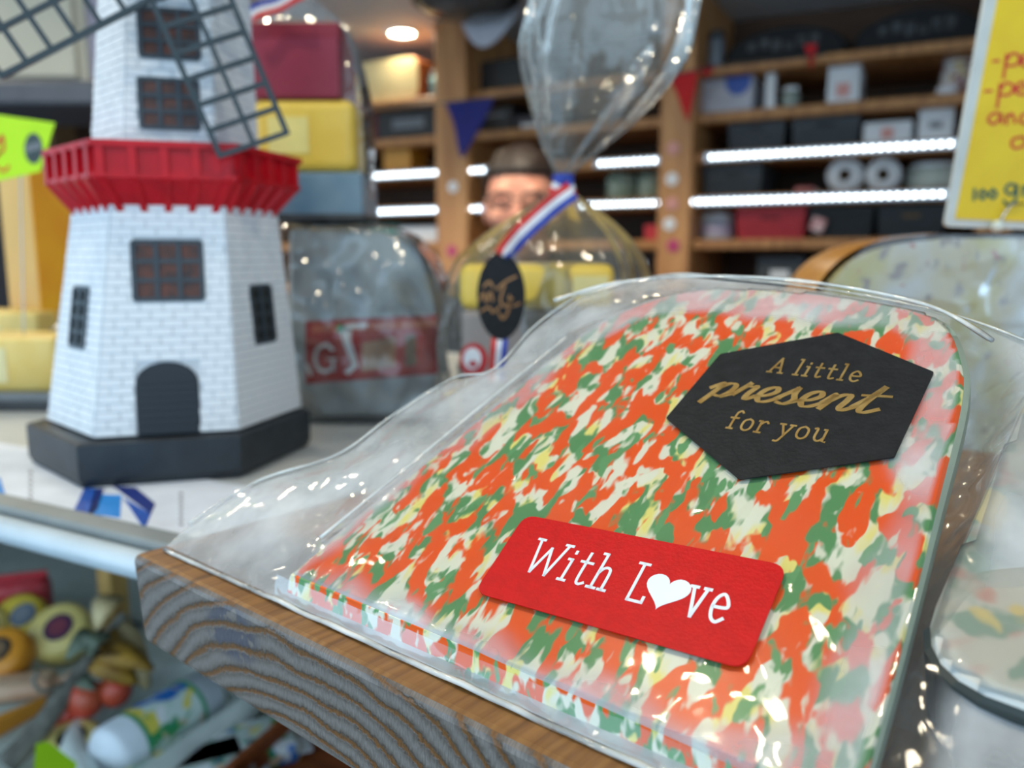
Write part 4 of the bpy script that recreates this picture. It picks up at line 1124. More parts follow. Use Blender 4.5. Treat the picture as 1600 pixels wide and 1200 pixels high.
def hand_e(x, y): return [[(x, y - 2), (x + 13, y - 6), (x + 9, y - 14), (x, y - 8), (x - 1, y + 3), (x + 9, y + 6), (x + 18, y + 2)]]
cardstrokes([[(1551, 96), (1560, 95)]] + hand_p(1572, 98) + hand_e(1596, 98), 4.2, M_rink, 'red_handwriting')
cardstrokes([[(1538, 143), (1548, 142)]] + hand_p(1562, 144) + hand_e(1588, 142), 4.2, M_rink, 'red_handwriting')
cardstrokes([[(1562, 178), (1550, 178), (1543, 188), (1552, 194), (1562, 184), (1563, 178)], [(1563, 178), (1565, 192)], [(1572, 180), (1572, 194)], [(1572, 184), (1581, 178), (1585, 192)], [(1608, 178), (1596, 180), (1593, 190), (1602, 193), (1609, 184)], [(1612, 160), (1609, 192)]], 4.2, M_rink, 'red_handwriting')
cardstrokes([[(1594, 214), (1582, 218), (1580, 228), (1588, 232), (1600, 226), (1600, 216), (1594, 214)]], 4.2, M_rink, 'red_handwriting')
cardstrokes([[(1522, 296), (1521, 312)], [(1535, 297), (1529, 304), (1534, 311), (1540, 304), (1535, 297)], [(1551, 296), (1545, 303), (1550, 310), (1556, 303), (1551, 296)],
             [(1588, 290), (1576, 288), (1570, 298), (1580, 304), (1588, 292)], [(1588, 290), (1586, 312), (1574, 320), (1568, 314)], [(1598, 292), (1598, 306)], [(1598, 297), (1606, 289), (1612, 292)]], 4.6, M_gink, 'green_handwriting')
# wire clip and its bead foot in the cheese
bm = bmesh.new(); tube(bm, [cp(1596, 318) - o0 - cN * .002, cp(1572, 320) - o0 - cN * .003, cp(1562, 334) - o0 - cN * .003, cp(1553, 356) - o0 - cN * .002, cp(1552, 372) - o0], .0007, 6); make('wire_clip', bm, M_metal, card, True)
bm = bmesh.new(); bmesh.ops.create_uvsphere(bm, u_segments=16, v_segments=10, radius=.0032, matrix=Matrix.Translation(cp(1553, 354) - o0 - cN * .002)); make('bead', bm, pbr('clear bead', srgb(230, 240, 232), rough=.1), card, True)

# ------------------------------------------------------------------ cellophane gift bag tied with a ribbon
def pleated(sections, Y, n=120, folds=9, amp=.1, seed=0, base=None, depth=.6, flatz=None):
    """closed film skin through sections given as (x left, x right, y) in the photograph at distance Y; pleats round it"""
    rings = []
    for xl, xr, y in sections:
        c = at_y((xl + xr) / 2, y, Y); hw = (at_y(xr, y, Y) - at_y(xl, y, Y)).length / 2
        ring = []
        for k in range(n):
            q = 2 * math.pi * k / n
            z = c.z
            f = 1 + amp * math.sin(folds * q + seed + z * 9) * .45 + amp * noise.noise(Vector((math.cos(q) * 2.2 + seed, math.sin(q) * 2.2, z * 16))) - amp * 1.2 * abs(noise.noise(Vector((math.cos(q) * 4.5 + seed, math.sin(q) * 4.5, z * 7 + seed))))
            ring.append(Vector((c.x + hw * f * math.cos(q), Y + hw * depth * f * math.sin(q), z)))
        rings.append(ring)
    return rings
Yg = .50
gb = at_y(850, 560, Yg); gb.z = zc
gift = thing('cellophane_gift_bag', 'cellophane bag of yellow cheese gathered with a red white and blue ribbon', 'gift bag', gb)
def sections(raw, k=4): return catmull([tuple(map(float, r_)) for r_ in raw], k)
ybot = 400 + FPX * .1085 / Yg
raw = [(716, 1010, ybot - 1), (700, 1020, ybot - 30), (694, 1022, 540), (698, 1020, 470), (712, 1010, 415), (750, 985, 375), (800, 950, 340), (845, 912, 312), (866, 892, 294), (868, 893, 280), (862, 905, 262), (848, 945, 230), (834, 1000, 180), (820, 1060, 110), (816, 1085, 60), (824, 1097, 0), (838, 1100, -60), (848, 1098, -100)]
bm = bmesh.new(); rings_mesh(bm, [[p_ - gb for p_ in r_] for r_ in pleated(sections(raw), Yg, amp=.13, folds=8, seed=1.2)], (True, False)); make('cellophane', bm, FILM2, gift, True)
# contents: yellow cheese on a boxed gift
def boxed(name, x0, x1, y0, y1, Y, dp, m, label, cat, bev=.004, zbot=None):
    a = at_y(x0, y1, Y); b = at_y(x1, y0, Y)
    z0 = a.z if zbot is None else zbot
    t = thing(name, label, cat, ((a.x + b.x) / 2, Y + dp / 2, z0), 0)
    make(name + '_body', bbox((0, 0, (b.z - z0) / 2), (b.x - a.x, dp, b.z - z0), bev=bev, seg=3), m, t)
    return t, b.x - a.x, b.z - z0
M_gouda = pbr('yellow cheese rind', srgb(236, 204, 92), srgb(226, 188, 70), rough=.35, scale=25)
zmid = at_y(850, 482, Yg - .03).z
tb, wd, h = boxed('gift_box', 722, 985, 484, 672, Yg - .035, .075, pbr('grey gift card', srgb(150, 142, 138), rough=.5), 'grey box under the yellow cheese in the tied bag', 'box', zbot=zc + .004)
bm = bmesh.new()
def gpt(x, y, off): q = at_y(x, y, Yg - .035); return q - tb.location + Vector((0, -off, 0))
def disc_on(bm, x, y, rx, ry, o0_, o1_, mapf, n=24):
    prism(bm, [(x + rx * math.cos(2 * math.pi * k / n), y + ry * math.sin(2 * math.pi * k / n)) for k in range(n)], lambda u, v: mapf(u, v, o0_), lambda u, v: mapf(u, v, o1_))
disc_on(bm, 740, 562, 22, 26, -.0005, .0006, gpt); make('red_round_mark', bm, pbr('red print', srgb(190, 36, 40), rough=.5), tb)
bm = bmesh.new(); disc_on(bm, 738, 560, 14, 17, .0004, .0012, gpt); make('white_centre', bm, M_white, tb)
bm = bmesh.new(); disc_on(bm, 739, 568, 7, 5, .001, .0016, gpt); make('red_dot', bm, MATS['red print'], tb)
tcz = tb.location.z + h
a_ = at_y(718, 482, Yg - .035); b_ = at_y(962, 412, Yg - .035)
ch_ = thing('yellow_cheese', 'yellow cheese block with rounded edges inside the tied gift bag', 'cheese', ((a_.x + b_.x) / 2, Yg, tcz), 0)
make('rind', bbox((0, 0, (b_.z - tcz) / 2), (b_.x - a_.x, .07, b_.z - tcz), bev=.006, seg=4), M_gouda, ch_, True)
make('paper_label', bbox((.03, -.0353, (b_.z - tcz) / 2), (.02, .0008, .012)), pbr('cream label', srgb(236, 220, 150)), ch_)
# ribbon
RIB = [pbr('red ribbon', srgb(214, 44, 40), rough=.4), pbr('white ribbon', srgb(236, 236, 240), rough=.4), pbr('blue ribbon', srgb(40, 66, 170), rough=.4)]
rb = thing('tied_ribbon', 'red white and blue ribbon knotted round the gift bag neck', 'ribbon', at_y(880, 288, Yg))
def gp(x, y, off): return at_y(x, y, Yg - .012) - rb.location + Vector((0, -off, 0))
def strip(parent, pts, wpx, k, nm, mapf, off=.0):
    """one of the three stripes of a ribbon running along pts (pixels), k = -1, 0, 1"""
    ps = catmull(pts, 6); bm = bmesh.new(); rings = []
    for i, q in enumerate(ps):
        d = Vector(ps[min(i + 1, len(ps) - 1)]) - Vector(ps[max(i - 1, 0)]); d.normalize(); n_ = Vector((-d.y, d.x))
        c = Vector(q) + n_ * (k * wpx / 3); a_, b_ = c + n_ * wpx / 6, c - n_ * wpx / 6
        wv = .002 * math.sin(i * .5)
        rings.append([mapf(a_.x, a_.y, off + wv), mapf(b_.x, b_.y, off + wv), mapf(b_.x, b_.y, off + wv - .0006), mapf(a_.x, a_.y, off + wv - .0006)])
    rings_mesh(bm, rings); make(nm, bm, RIB[1 - k], parent)
for k in (-1, 0, 1):
    strip(rb, [(892, 300), (862, 322), (830, 350), (806, 374), (786, 400)], 30, k, 'ribbon_tail', gp, .014)
    strip(rb, [(862, 288), (880, 296), (898, 292)], 28, k, 'ribbon_loop', gp, .0)
bm = bmesh.new()
for j in range(3):
    lathe(bm, [(.0062, .004 * j - .008), (.0066, .004 * j - .006), (.0062, .004 * j - .0042)], 20, (False, False), M=Matrix.Translation(at_y(880, 283, Yg) - rb.location))
make('ribbon_knot', bm, RIB[2], rb, True)
# oval tag
Yt = Yg - .075
tg = thing('oval_tag', 'black oval tag with gold script hanging on the tied gift bag', 'tag', at_y(783, 530, Yt))
def tp(x, y, off): return at_y(x, y, Yt) - tg.location + Vector((0, -off, 0))
bm = bmesh.new(); prism(bm, [(783 + 38 * math.cos(R(q)), 463 + 68 * math.sin(R(q))) for q in range(0, 360, 10)], lambda u, v: tp(u, v, -.0006), lambda u, v: tp(u, v, .0002)); ov = make('tag_card', bm, M_blackpaper, tg)
bm = bmesh.new()
for st in ([(748, 470), (756, 458), (760, 472), (766, 456), (770, 470)], [(776, 452), (790, 440), (806, 432)], [(788, 446), (782, 470), (790, 478), (800, 466)], [(796, 462), (794, 486), (786, 498), (780, 490)], [(752, 486), (764, 480), (770, 488), (780, 480)], [(756, 448), (764, 440), (770, 448)], [(802, 478), (812, 474)]):
    ribbon(bm, catmull(st, 5), 3.6, lambda x, y, w_: tp(x, y, .0003 + w_))
make('gold_script', bm, pbr('copper foil', srgb(176, 128, 84), srgb(150, 104, 62), rough=.35, metal=.6), ov)
for k in (-1, 0, 1): strip(tg, [(790, 392), (786, 400), (783, 408)], 18, k, 'hanging_loop', tp, .0006)
for k in (-1, 0, 1): strip(tg, [(781, 528), (778, 560), (776, 596)], 26, k, 'ribbon_end', tp, -.0008)

# ------------------------------------------------------------------ silver wrapped package
Ys = .535
sp = at_y(566, 660, Ys); sp.z = zc
M_foil = pbr('grey wrapped carton', srgb(176, 186, 192), srgb(152, 164, 172), rough=.4, scale=14)
silver = thing('wrapped_package', 'rounded grey package with a red printed band in cellophane', 'package', sp)
def sq(x, y, off=0): return at_y(x, y, Ys) - sp + Vector((0, -off, 0))
shp = [(447, 655), (680, 655), (684, 560), (682, 470), (668, 420), (640, 380), (606, 362), (560, 358), (449, 358)]
shp = rounded(shp, 8, 3)
botz = 0.001
def sqc(x, y, off): 
    q = sq(x, y, off); q.z = max(q.z, botz); return q
bm = bmesh.new()
N = len(shp); cxp = sum(p_[0] for p_ in shp) / N; cyp = sum(p_[1] for p_ in shp) / N
rings_mesh(bm, [[sqc(cxp + (x - cxp) * k, cyp + (y - cyp) * k, -o_) for x, y in shp] for k, o_ in ((.95, .0), (1, .006), (1, .074), (.95, .08))]); make('carton_body', bm, M_foil, silver)
def on_s(px, m, nm, o0_=.0004, o1_=.0012, parent=silver):
    bm = bmesh.new(); prism(bm, px, lambda u, v: sq(u, v, o0_), lambda u, v: sq(u, v, o1_)); return make(nm, bm, m, parent)
M_band = pbr('red printed band', srgb(176, 28, 30), srgb(160, 22, 26), rough=.45)
band = on_s([(478, 502), (684, 492), (684, 584), (478, 600)], M_band, 'red_band', -.0055, .0006)
on_s([(488, 508), (684, 498), (684, 510), (488, 520)], pbr('salmon print', srgb(206, 110, 84)), 'band_stripe', .0006, .001, band)
on_s([(566, 536), (618, 526), (618, 572), (566, 580)], pbr('tan print', srgb(186, 150, 122)), 'tan_panel', .0006, .001, band)
on_s([(532, 508), (552, 506), (548, 530), (556, 556), (560, 572), (544, 586), (538, 580), (550, 568), (542, 550), (534, 528)], M_whitepaint, 'white_figure', .0006, .001, band)
on_s([(526, 508), (537, 506), (537, 518), (528, 520)], pbr('green print', srgb(40, 150, 90)), 'green_spot', .001, .0014, band)
on_s([(540, 506), (574, 504), (574, 512), (540, 514)], M_whitepaint, 'white_streak', .001, .0014, band)
on_s([(632, 524), (650, 520), (652, 570), (634, 572)], pbr('dark figure print', srgb(110, 90, 70)), 'dark_figure', .0006, .001, band)
bm = bmesh.new()
ribbon(bm, catmull([(520, 546), (510, 538), (498, 544), (493, 558), (497, 574), (508, 580), (520, 576)], 6), 5.5, lambda x, y, w_: sq(x, y, .0012 + w_))
ribbon(bm, [(521, 578), (521, 562)], 5.5, lambda x, y, w_: sq(x, y, .0012 + w_)); ribbon(bm, [(512, 561), (526, 560)], 3, lambda x, y, w_: sq(x, y, .0012 + w_))
ribbon(bm, [(480, 570), (486, 584)], 5, lambda x, y, w_: sq(x, y, .0012 + w_))
make('lettering', bm, M_whitepaint, band)
FILM5 = film('package cellophane', haze=.03, rough=.1, wr=26, bump=.8, refl=2.4, tint=(.98, .99, .97), hazecol=(.92, .93, .88))
def sfilm(s_, q):
    x = 440 + 254 * s_; 
    top = 352 if x < 590 else 352 + 105 * ((x - 590) / 104) ** 2.3
    y = 659 + (top - 659) * q
    bul = .013 * math.sin(math.pi * min(1, s_)) ** .5 * math.sin(math.pi * q) ** .4
    cr = .013 * (.5 - abs(noise.noise(Vector((s_ * 3.2 + q * 2.4, q * 3.4 - s_ * 1.2, 4))))) * min(1, 2.5 * q) + .0045 * noise.noise(Vector((s_ * 7, q * 7, 1)))
    v = sq(x, y, .001 + bul + cr * (1 if 0 < s_ < 1 else 0)); v.z = max(v.z, .0008); return v
bm = bmesh.new(); grid(bm, sfilm, 90, 90); make('cellophane', bm, FILM5, silver, True)
bm = bmesh.new()
def sfilm_top(s_, q):
    v = sfilm(s_, 1); return Vector((v.x, v.y + .088 * q, v.z + .002 * noise.noise(Vector((s_ * 9, q * 6, 8)))))
grid(bm, sfilm_top, 90, 12); make('cellophane_top', bm, FILM5, silver, True)

# ------------------------------------------------------------------ tall wrapped stack standing on it
Yk = .555; ztop = (sp + sq(520, 352)).z + .003
kp = at_y(490, 350, Yk); kp.z = ztop
ylev = lambda y: at_y(490, y, Yk).z
dk = .06
stack = thing('cellophane_stack_bag', 'tall cellophane bag standing on the grey package', 'gift bag', kp)
def level(name, x0, x1, y0, y1, m, lab, cat, zb_=None, bev=.003, extra=None):
    a_ = at_y(x0, y1, Yk); b_ = at_y(x1, y0, Yk)
    z0 = zb_ if zb_ is not None else a_.z
    t = thing(name, lab, cat, ((a_.x + b_.x) / 2, Yk + dk / 2, z0))
    make('block', bbox((0, 0, (b_.z - z0) / 2), (b_.x - a_.x, dk, b_.z - z0), bev=bev, seg=3), m, t)
    if extra: extra(t, b_.x - a_.x, b_.z - z0)
    return b_.z
def ex_tin(t, wd, h): make('rim', bbox((0, 0, .0025), (wd * 1.02, dk * 1.02, .005), bev=.001), M_dgrey, t)
z1_ = level('blue_tin', 424, 566, 268, 350, pbr('blue grey tin', srgb(92, 124, 146), srgb(120, 146, 162), rough=.35, scale=30), 'blue grey tin at the foot of the tall wrapped stack', 'tin', ztop + .0005, extra=ex_tin)
def ex_ch(t, wd, h): make('label', bbox((-.01, -dk / 2 - .0004, h * .5), (wd * .4, .0008, h * .5)), pbr('pale yellow label', srgb(240, 224, 140)), t)
z2_ = level('yellow_cheese', 398, 552, 154, 266, M_gouda, 'yellow cheese in the middle of the tall wrapped stack', 'cheese', z1_ + .0003, .006, ex_ch)
def ex_rb(t, wd, h): make('lid', bbox((0, 0, h - .005), (wd * 1.01, dk * 1.01, .01), bev=.001), pbr('burgundy lid', srgb(140, 36, 56), rough=.4), t)
z3_ = level('burgundy_box', 384, 528, 34, 150, pbr('burgundy card', srgb(150, 52, 74), srgb(134, 40, 62), rough=.4, scale=20), 'burgundy box on top of the tall wrapped stack', 'box', z2_ + .0003, .002, ex_rb)
raw = [(395, 566, 351), (380, 582, 310), (372, 586, 250), (370, 580, 180), (372, 566, 110), (372, 548, 50), (388, 520, 20), (412, 490, -2), (436, 470, -20), (440, 466, -34), (420, 490, -60), (400, 520, -100)]
rings = pleated(sections(raw), Yk + .03, amp=.09, folds=7, seed=3.3, depth=.52)
for r_ in rings:
    for p_ in r_: p_.z = max(p_.z, ztop + .0006)
bm = bmesh.new(); rings_mesh(bm, [[p_ - kp for p_ in r_] for r_ in rings], (True, False)); make('cellophane', bm, FILM2, stack, True)
rs = thing('stack_ribbon', 'red white and blue ribbon at the top of the tall wrapped stack', 'ribbon', at_y(450, -10, Yk))
def rp2(x, y, off): return at_y(x, y, Yk - .012) - rs.location + Vector((0, -off, 0))
for k in (-1, 0, 1): strip(rs, [(392, 26), (416, 14), (446, 2), (474, -10)], 24, k, 'ribbon_tail', rp2, .002)

# ------------------------------------------------------------------ left of the windmill
# neon price card
Yn = .6
nc = at_y(30, 275, Yn)
neon = thing('neon_card', 'neon yellow-green price card with a dark oval emblem beside the windmill', 'price card', nc)
def npx(x, y, off): return at_y(x, y, Yn) - nc + Vector((0, -off, 0))
M_neon = pbr('neon card', srgb(190, 236, 10), srgb(176, 226, 6), rough=.6, scale=20)
bm = bmesh.new(); prism(bm, [(-70, 170), (86, 192), (63, 268), (-90, 302)], lambda u, v: npx(u, v, -.0005), lambda u, v: npx(u, v, .0003)); cd = make('card', bm, M_neon, neon)
bm = bmesh.new(); disc_on(bm, 53, 232, 14, 24, .0003, .0008, npx); em = make('oval_emblem', bm, pbr('dark emblem', srgb(66, 84, 84), srgb(40, 50, 50), scale=200), cd)
bm = bmesh.new(); prism(bm, [(42, 228), (64, 222), (65, 232), (41, 238)], lambda u, v: npx(u, v, .0008), lambda u, v: npx(u, v, .0011)); make('emblem_bar', bm, M_greyink, em)
bm = bmesh.new()
for st in ([(-14, 218), (-4, 226), (4, 212), (6, 234), (-2, 240)], [(-16, 272), (-4, 262), (6, 268), (14, 260)], [(-20, 240), (-8, 248), (0, 238)]): ribbon(bm, catmull(st, 5), 4, lambda x, y, w_: npx(x, y, .0005 + w_))
make('red_handwriting', bm, M_rink, cd)
bm = bmesh.new(); tube(bm, [npx(30, 275, -.0015), npx(30, 420, -.004), npx(30, 540, -.006)], .0005, 8); make('pin', bm, M_metal, neon)
# yellow carton behind the card
Yb = .72
p = at_y(62, 480, Yb); pz = zc
t = thing('snack_carton', 'orange-yellow printed carton behind the neon card', 'box', (p.x - .07 * math.cos(R(-40)), p.y - .07 * math.sin(R(-40)), pz), R(-40))
hh_ = at_y(62, 262, Yb).z - pz
make('carton_body', bbox((.035, .03, hh_ / 2), (.07, .06, hh_), bev=.0008, seg=1), pbr('tan card', srgb(222, 178, 96), srgb(206, 160, 80), scale=8, rough=.6), t)
fr = make('printed_front', bbox((.0705, .03, hh_ / 2), (.001, .058, hh_ * .99)), pbr('orange yellow print', srgb(232, 176, 24), srgb(214, 130, 20), scale=7, rough=.5), t)
for k, (dy, dz) in enumerate(((.035, .35), (.045, .4), (.03, .3))):
    make('leaf_print', bbox((.0713, dy, hh_ * (dz + .1)), (.0006, .018, .006), rot=Matrix.Rotation(R(35 + 30 * k), 3, 'X')), M_brown, fr)
make('dark_foot', bbox((.035, .03, .004), (.073, .063, .008)), M_black, t)
# ribbed beige tube
p = at_y(118, 480, .80)
t = thing('ribbed_tube', 'beige ribbed upright tube between the carton and the windmill', 'tube', (p.x, p.y, zc))
h_ = at_y(118, 285, .80).z - zc
M_beige = pbr('beige plastic', srgb(206, 196, 150), srgb(180, 170, 124), rough=.5)
bm = bmesh.new(); prof2 = []
for k in range(28):
    z = h_ * k / 28; prof2 += [(.0105, z), (.0118, z + h_ / 56)]
lathe(bm, prof2, 20); make('ribs', bm, M_beige, t, True)
bm = bmesh.new(); lathe(bm, [(.0125, h_), (.0125, h_ + .005), (.010, h_ + .007)], 20); make('cap', bm, M_beige, t, True)
# cheese blocks lying on the counter
def cheese_block(x0, x1, y0, y1, Y, dp, label, stripe, lift=0, rz=0, m=None):
    a_ = at_y(x0, y1, Y); b_ = at_y(x1, y0, Y)
    t = thing('cheese_block', label, 'cheese', ((a_.x + b_.x) / 2, Y + dp / 2, zc + lift), rz)
    h = b_.z - zc - lift; wd = b_.x - a_.x
    make('block', bbox((0, 0, h / 2), (wd, dp, h), bev=.004, seg=3), m or pbr('pale yellow cheese', srgb(232, 208, 128), srgb(222, 190, 100), rough=.4, scale=30), t, True)
    lb = make('paper_label', bbox((-wd * .15, -dp / 2 - .0003, h * .5), (wd * .55, .0006, h * .62)), pbr('cream paper', srgb(238, 226, 170)), t)
    if stripe:
        make('red_stripe', bbox((-wd * .2, -dp / 2 - .0008, h * .66), (wd * .42, .0006, h * .12)), MATS['red print'], lb)
        make('dark_stripe', bbox((-wd * .28, -dp / 2 - .0008, h * .5), (wd * .25, .0006, h * .1)), M_greyink, lb)
    return t
tray = thing('dark_tray', 'dark grey tray under the striped cheese block', 'tray', at_y(10, 650, .575), 0)
tz = .012
tray.location = (at_y(-20, 650, .585).x, .62, zc)
make('tray_floor', bbox((0, 0, tz / 2), (.14, .085, tz), bev=.003), M_dgrey, tray)
make('tray_rim', bbox((0, -.04, tz * .9), (.142, .006, .006), bev=.001), pbr('grey rim', srgb(120, 126, 132)), tray)
cheese_block(-110, 84, 528, 640, .588, .06, 'yellow cheese block with a red striped label beside the windmill', True, tz)
cheese_block(-90, 58, 488, 560, .70, .06, 'plain yellow cheese block behind the striped one', False)
# crumpled clear wrapper
p = at_y(92, 520, .66)
t = thing('crumpled_wrapper', 'crumpled clear wrapper behind the striped cheese block', 'wrapper', (p.x, p.y + .02, zc))
bm = bmesh.new(); bmesh.ops.create_icosphere(bm, subdivisions=4, radius=1)
hz_ = at_y(92, 480, .66).z - zc
for v in bm.verts:
    n_ = 1 + .5 * noise.noise(v.co * 2.5) + .25 * noise.noise(v.co * 6)
    v.co = Vector((v.co.x * .016 * n_, v.co.y * .012 * n_, hz_ * .5 * (1 + v.co.z * .8 * n_)))
    v.co.z = max(v.co.z, .0005)
make('film', bm, FILM3, t, True)
# pale wall cabinet up on the left
Yw = 1.45
a_ = at_y(-160, -60, Yw); b_ = at_y(121, 126, Yw)
t = thing('wall_cabinet', 'pale grey hanging cabinet behind the windmill sail', 'cabinet', ((a_.x + b_.x) / 2, Yw + .12, b_.z))
h_ = a_.z - b_.z; wd = b_.x - a_.x
make('cabinet_body', bbox((0, .02, h_ / 2), (wd, .2, h_), bev=.006), pbr('warm grey panel', srgb(176, 176, 164), rough=.5, scale=4), t)
dr = make('cabinet_door', bbox((-.004, -.086, h_ / 2), (wd - .02, .012, h_ - .02), bev=.006, seg=3), MATS['warm grey panel'], t)
make('side_post', bbox((wd / 2 + .022, 0, h_ / 2 - .01), (.04, .16, h_ + .02), bev=.004), pbr('lavender grey post', srgb(140, 138, 156), rough=.5), t)
make('ledge', bbox((.01, -.02, -.022), (wd + .06, .24, .04), bev=.006), pbr('dark hood', srgb(74, 78, 88), rough=.4), t)

# ------------------------------------------------------------------ lower display under the counter
zl = ZC - .36
dsp = thing('lower_display', 'pale ribbed display ledge under the counter with a grey back riser', 'display ledge', cworld(0, 0, 0), AZ)
M_deck = pbr('pale grey deck', srgb(222, 226, 218), rough=.5, scale=10)
make('deck', bbox((.1, .29, zl - .012), (2.0, .57, .02)), M_deck, dsp)
bmr = bmesh.new()
for k in range(84): box(bmr, (.1, .02 + k * .0062, zl - .0012), (1.99, .0034, .0022))
o = make('deck_ribs', bmr, pbr('grey green rib', srgb(200, 206, 196), rough=.5), dsp); o['kind'] = 'stuff'
make('back_riser', bbox((.1, .55, zl + .026), (2.0, .05, .05), bev=.004), pbr('mid grey riser', srgb(112, 116, 124), rough=.4), dsp)
make('front_lip', bbox((.1, .0, zl - .01), (2.0, .012, .03), bev=.003), M_deck, dsp)
make('apron', bbox((.1, .0, (zl - .03) / 2), (2.0, .02, zl - .03)), M_black, dsp)
p = on_z(182, 985, zl)
t = thing('support_post', 'tan wooden post holding up the counter', 'post', (p.x, p.y, zl), AZ)
make('shaft', bbox((0, 0, (zc - .013 - zl) / 2), (.02, .02, zc - .013 - zl), bev=.002), pbr('tan wood', srgb(206, 168, 96), srgb(176, 134, 70), rough=.6, stretch=(4, 4, .4), scale=40), t)
make('foot_plate', bbox((0, 0, .002), (.034, .034, .004), bev=.001), M_metal, t)
def low(x, y, h=0): return on_z(x, y, zl + h)
def wpx(x, y, px): return px / FPX * (low(x, y) - CAM).dot(FW)      # metres for a pixel length there
def small_cheese(x, y, rpx, hk, m, label, lab=None, ang=R(50), lx=.0):
    """rounded small cheese standing on its rim, label on its face; (x, y) is its centre in the photograph"""
    r_ = wpx(x, y, rpx)
    p = low(x, y + rpx * .5); 
    t = thing('small_cheese', label, 'cheese', (p.x, p.y, zl + .0005), 0)
    Mx = Matrix.Translation((0, 0, r_)) @ Matrix.Rotation(ang, 4, 'X')
    bm = bmesh.new(); hw = r_ * hk
    lathe(bm, [(r_ * .75, -hw), (r_ * .95, -hw * .7), (r_, 0), (r_ * .95, hw * .7), (r_ * .75, hw)], 32, M=Mx)
    zmin = min(v.co.z for v in bm.verts)
    for v in bm.verts: v.co.z -= zmin
    make('rind', bm, m, t, True)
    Mx = Matrix.Translation((0, 0, -zmin)) @ Mx
    if lab:
        bm = bmesh.new(); lathe(bm, [(r_ * .46, hw), (r_ * .46, hw + .001)], 24, M=Mx @ Matrix.Translation((lx * r_, 0, 0))); lb = make('round_label', bm, lab[0], t)
        bm = bmesh.new(); lathe(bm, [(r_ * .3, hw + .0005), (r_ * .3, hw + .0016)], 24, M=Mx @ Matrix.Translation((lx * r_, 0, 0))); make('label_centre', bm, lab[1], lb)
M_ych = pbr('pale wax cheese', srgb(236, 216, 140), srgb(226, 200, 112), rough=.35, scale=20)
M_och = pbr('orange wax cheese', srgb(236, 160, 50), srgb(222, 140, 36), rough=.35, scale=20)
M_purp = pbr('purple black label', srgb(70, 36, 72)); M_maro = pbr('maroon label', srgb(120, 50, 66))
small_cheese(100, 1008, 46, .5, M_ych, 'pale waxed cheese with a purple-black round label below the rail', (M_purp, M_maro), R(40), .1)
small_cheese(36, 985, 40, .5, pbr('yellow wax cheese', srgb(226, 196, 70), rough=.35), 'yellow waxed cheese with a slate label beside the purple-labelled one', (pbr('slate label', srgb(90, 104, 124)), M_greyink), R(40), .3)
small_cheese(10, 1040, 42, .5, M_och, 'orange waxed cheese with a dark label at the picture edge', (M_black, M_brown), R(40), 0)
small_cheese(-20, 1000, 36, .5, M_ych, 'pale waxed cheese with a purple label at the far picture edge', (M_purp, M_maro), R(40), .3)
small_cheese(112, 1165, 46, .35, M_ych, 'flat yellow cheese with a black centre beside the printed roll', (M_black, M_black), R(12), .1)
# red packet
p = low(18, 972)
t = thing('red_packet', 'shiny red packet far back under the counter', 'packet', (p.x, p.y, zl), R(20))
bm = bmesh.new(); box(bm, (0, 0, .022), (.075, .03, .044), bev=.01, seg=3); make('packet_body', bm, pbr('red foil', srgb(190, 30, 44), srgb(220, 90, 96), scale=50, rough=.3), t, True)
make('packet_seal', bbox((0, 0, .0465), (.07, .002, .006)), M_redpl, t)
# peach wrap and orange wedge
p = low(26, 1088)
t = thing('peach_wrap', 'pale peach wrapped piece in front of the orange waxed cheese', 'package', (p.x, p.y, zl), R(15))
bm = bmesh.new(); box(bm, (0, 0, .008), (.06, .03, .016), bev=.007, seg=3); make('wrap', bm, pbr('peach film', srgb(222, 188, 156), srgb(206, 160, 128), scale=30, rough=.3), t, True)
bm = bmesh.new(); tube(bm, [(.028, 0, .008), (.036, .002, .01), (.044, 0, .012)], [.004, .002, .006], 8); make('twist', bm, MATS['peach film'], t, True)
p = low(22, 1134)
t = thing('orange_wedge', 'slim orange cheese wedge near the dried branch', 'cheese', (p.x, p.y, zl), R(60))
bm = bmesh.new(); prism(bm, [(-.02, -.006), (.026, 0), (-.02, .006)], lambda u, v: Vector((u, v, 0)), lambda u, v: Vector((u, v, .012))); make('paste', bm, M_och, t)
make('rind', bbox((-.0205, 0, .006), (.0015, .013, .0125)), M_orind, t)
# dried branch with leaves and red fruit
p = low(95, 1110)
br = thing('dried_branch', 'dried grey branch with yellowed leaves and glossy red fruits', 'branch', p)
def bp_(x, y, h): return on_z(x, y, zl + h) - p
stem = [bp_(196, 960, .075), bp_(176, 985, .066), bp_(150, 1020, .058), bp_(118, 1062, .046), bp_(84, 1108, .034), bp_(52, 1150, .022), bp_(10, 1195, .009)]
bm = bmesh.new(); tube(bm, catmull([tuple(q) for q in stem], 5), [.004 + .0045 * i / 30 for i in range(31)], 10); make('stem', bm, pbr('grey bark', srgb(124, 122, 112), srgb(86, 82, 74), scale=90, rough=.8, bump=.5), br, True)
bm = bmesh.new(); tube(bm, catmull([tuple(q) for q in (stem[3], bp_(70, 1080, .05), bp_(52, 1065, .06), bp_(60, 1050, .066))], 5), .0016, 6); make('twig', bm, MATS['grey bark'], br, True)
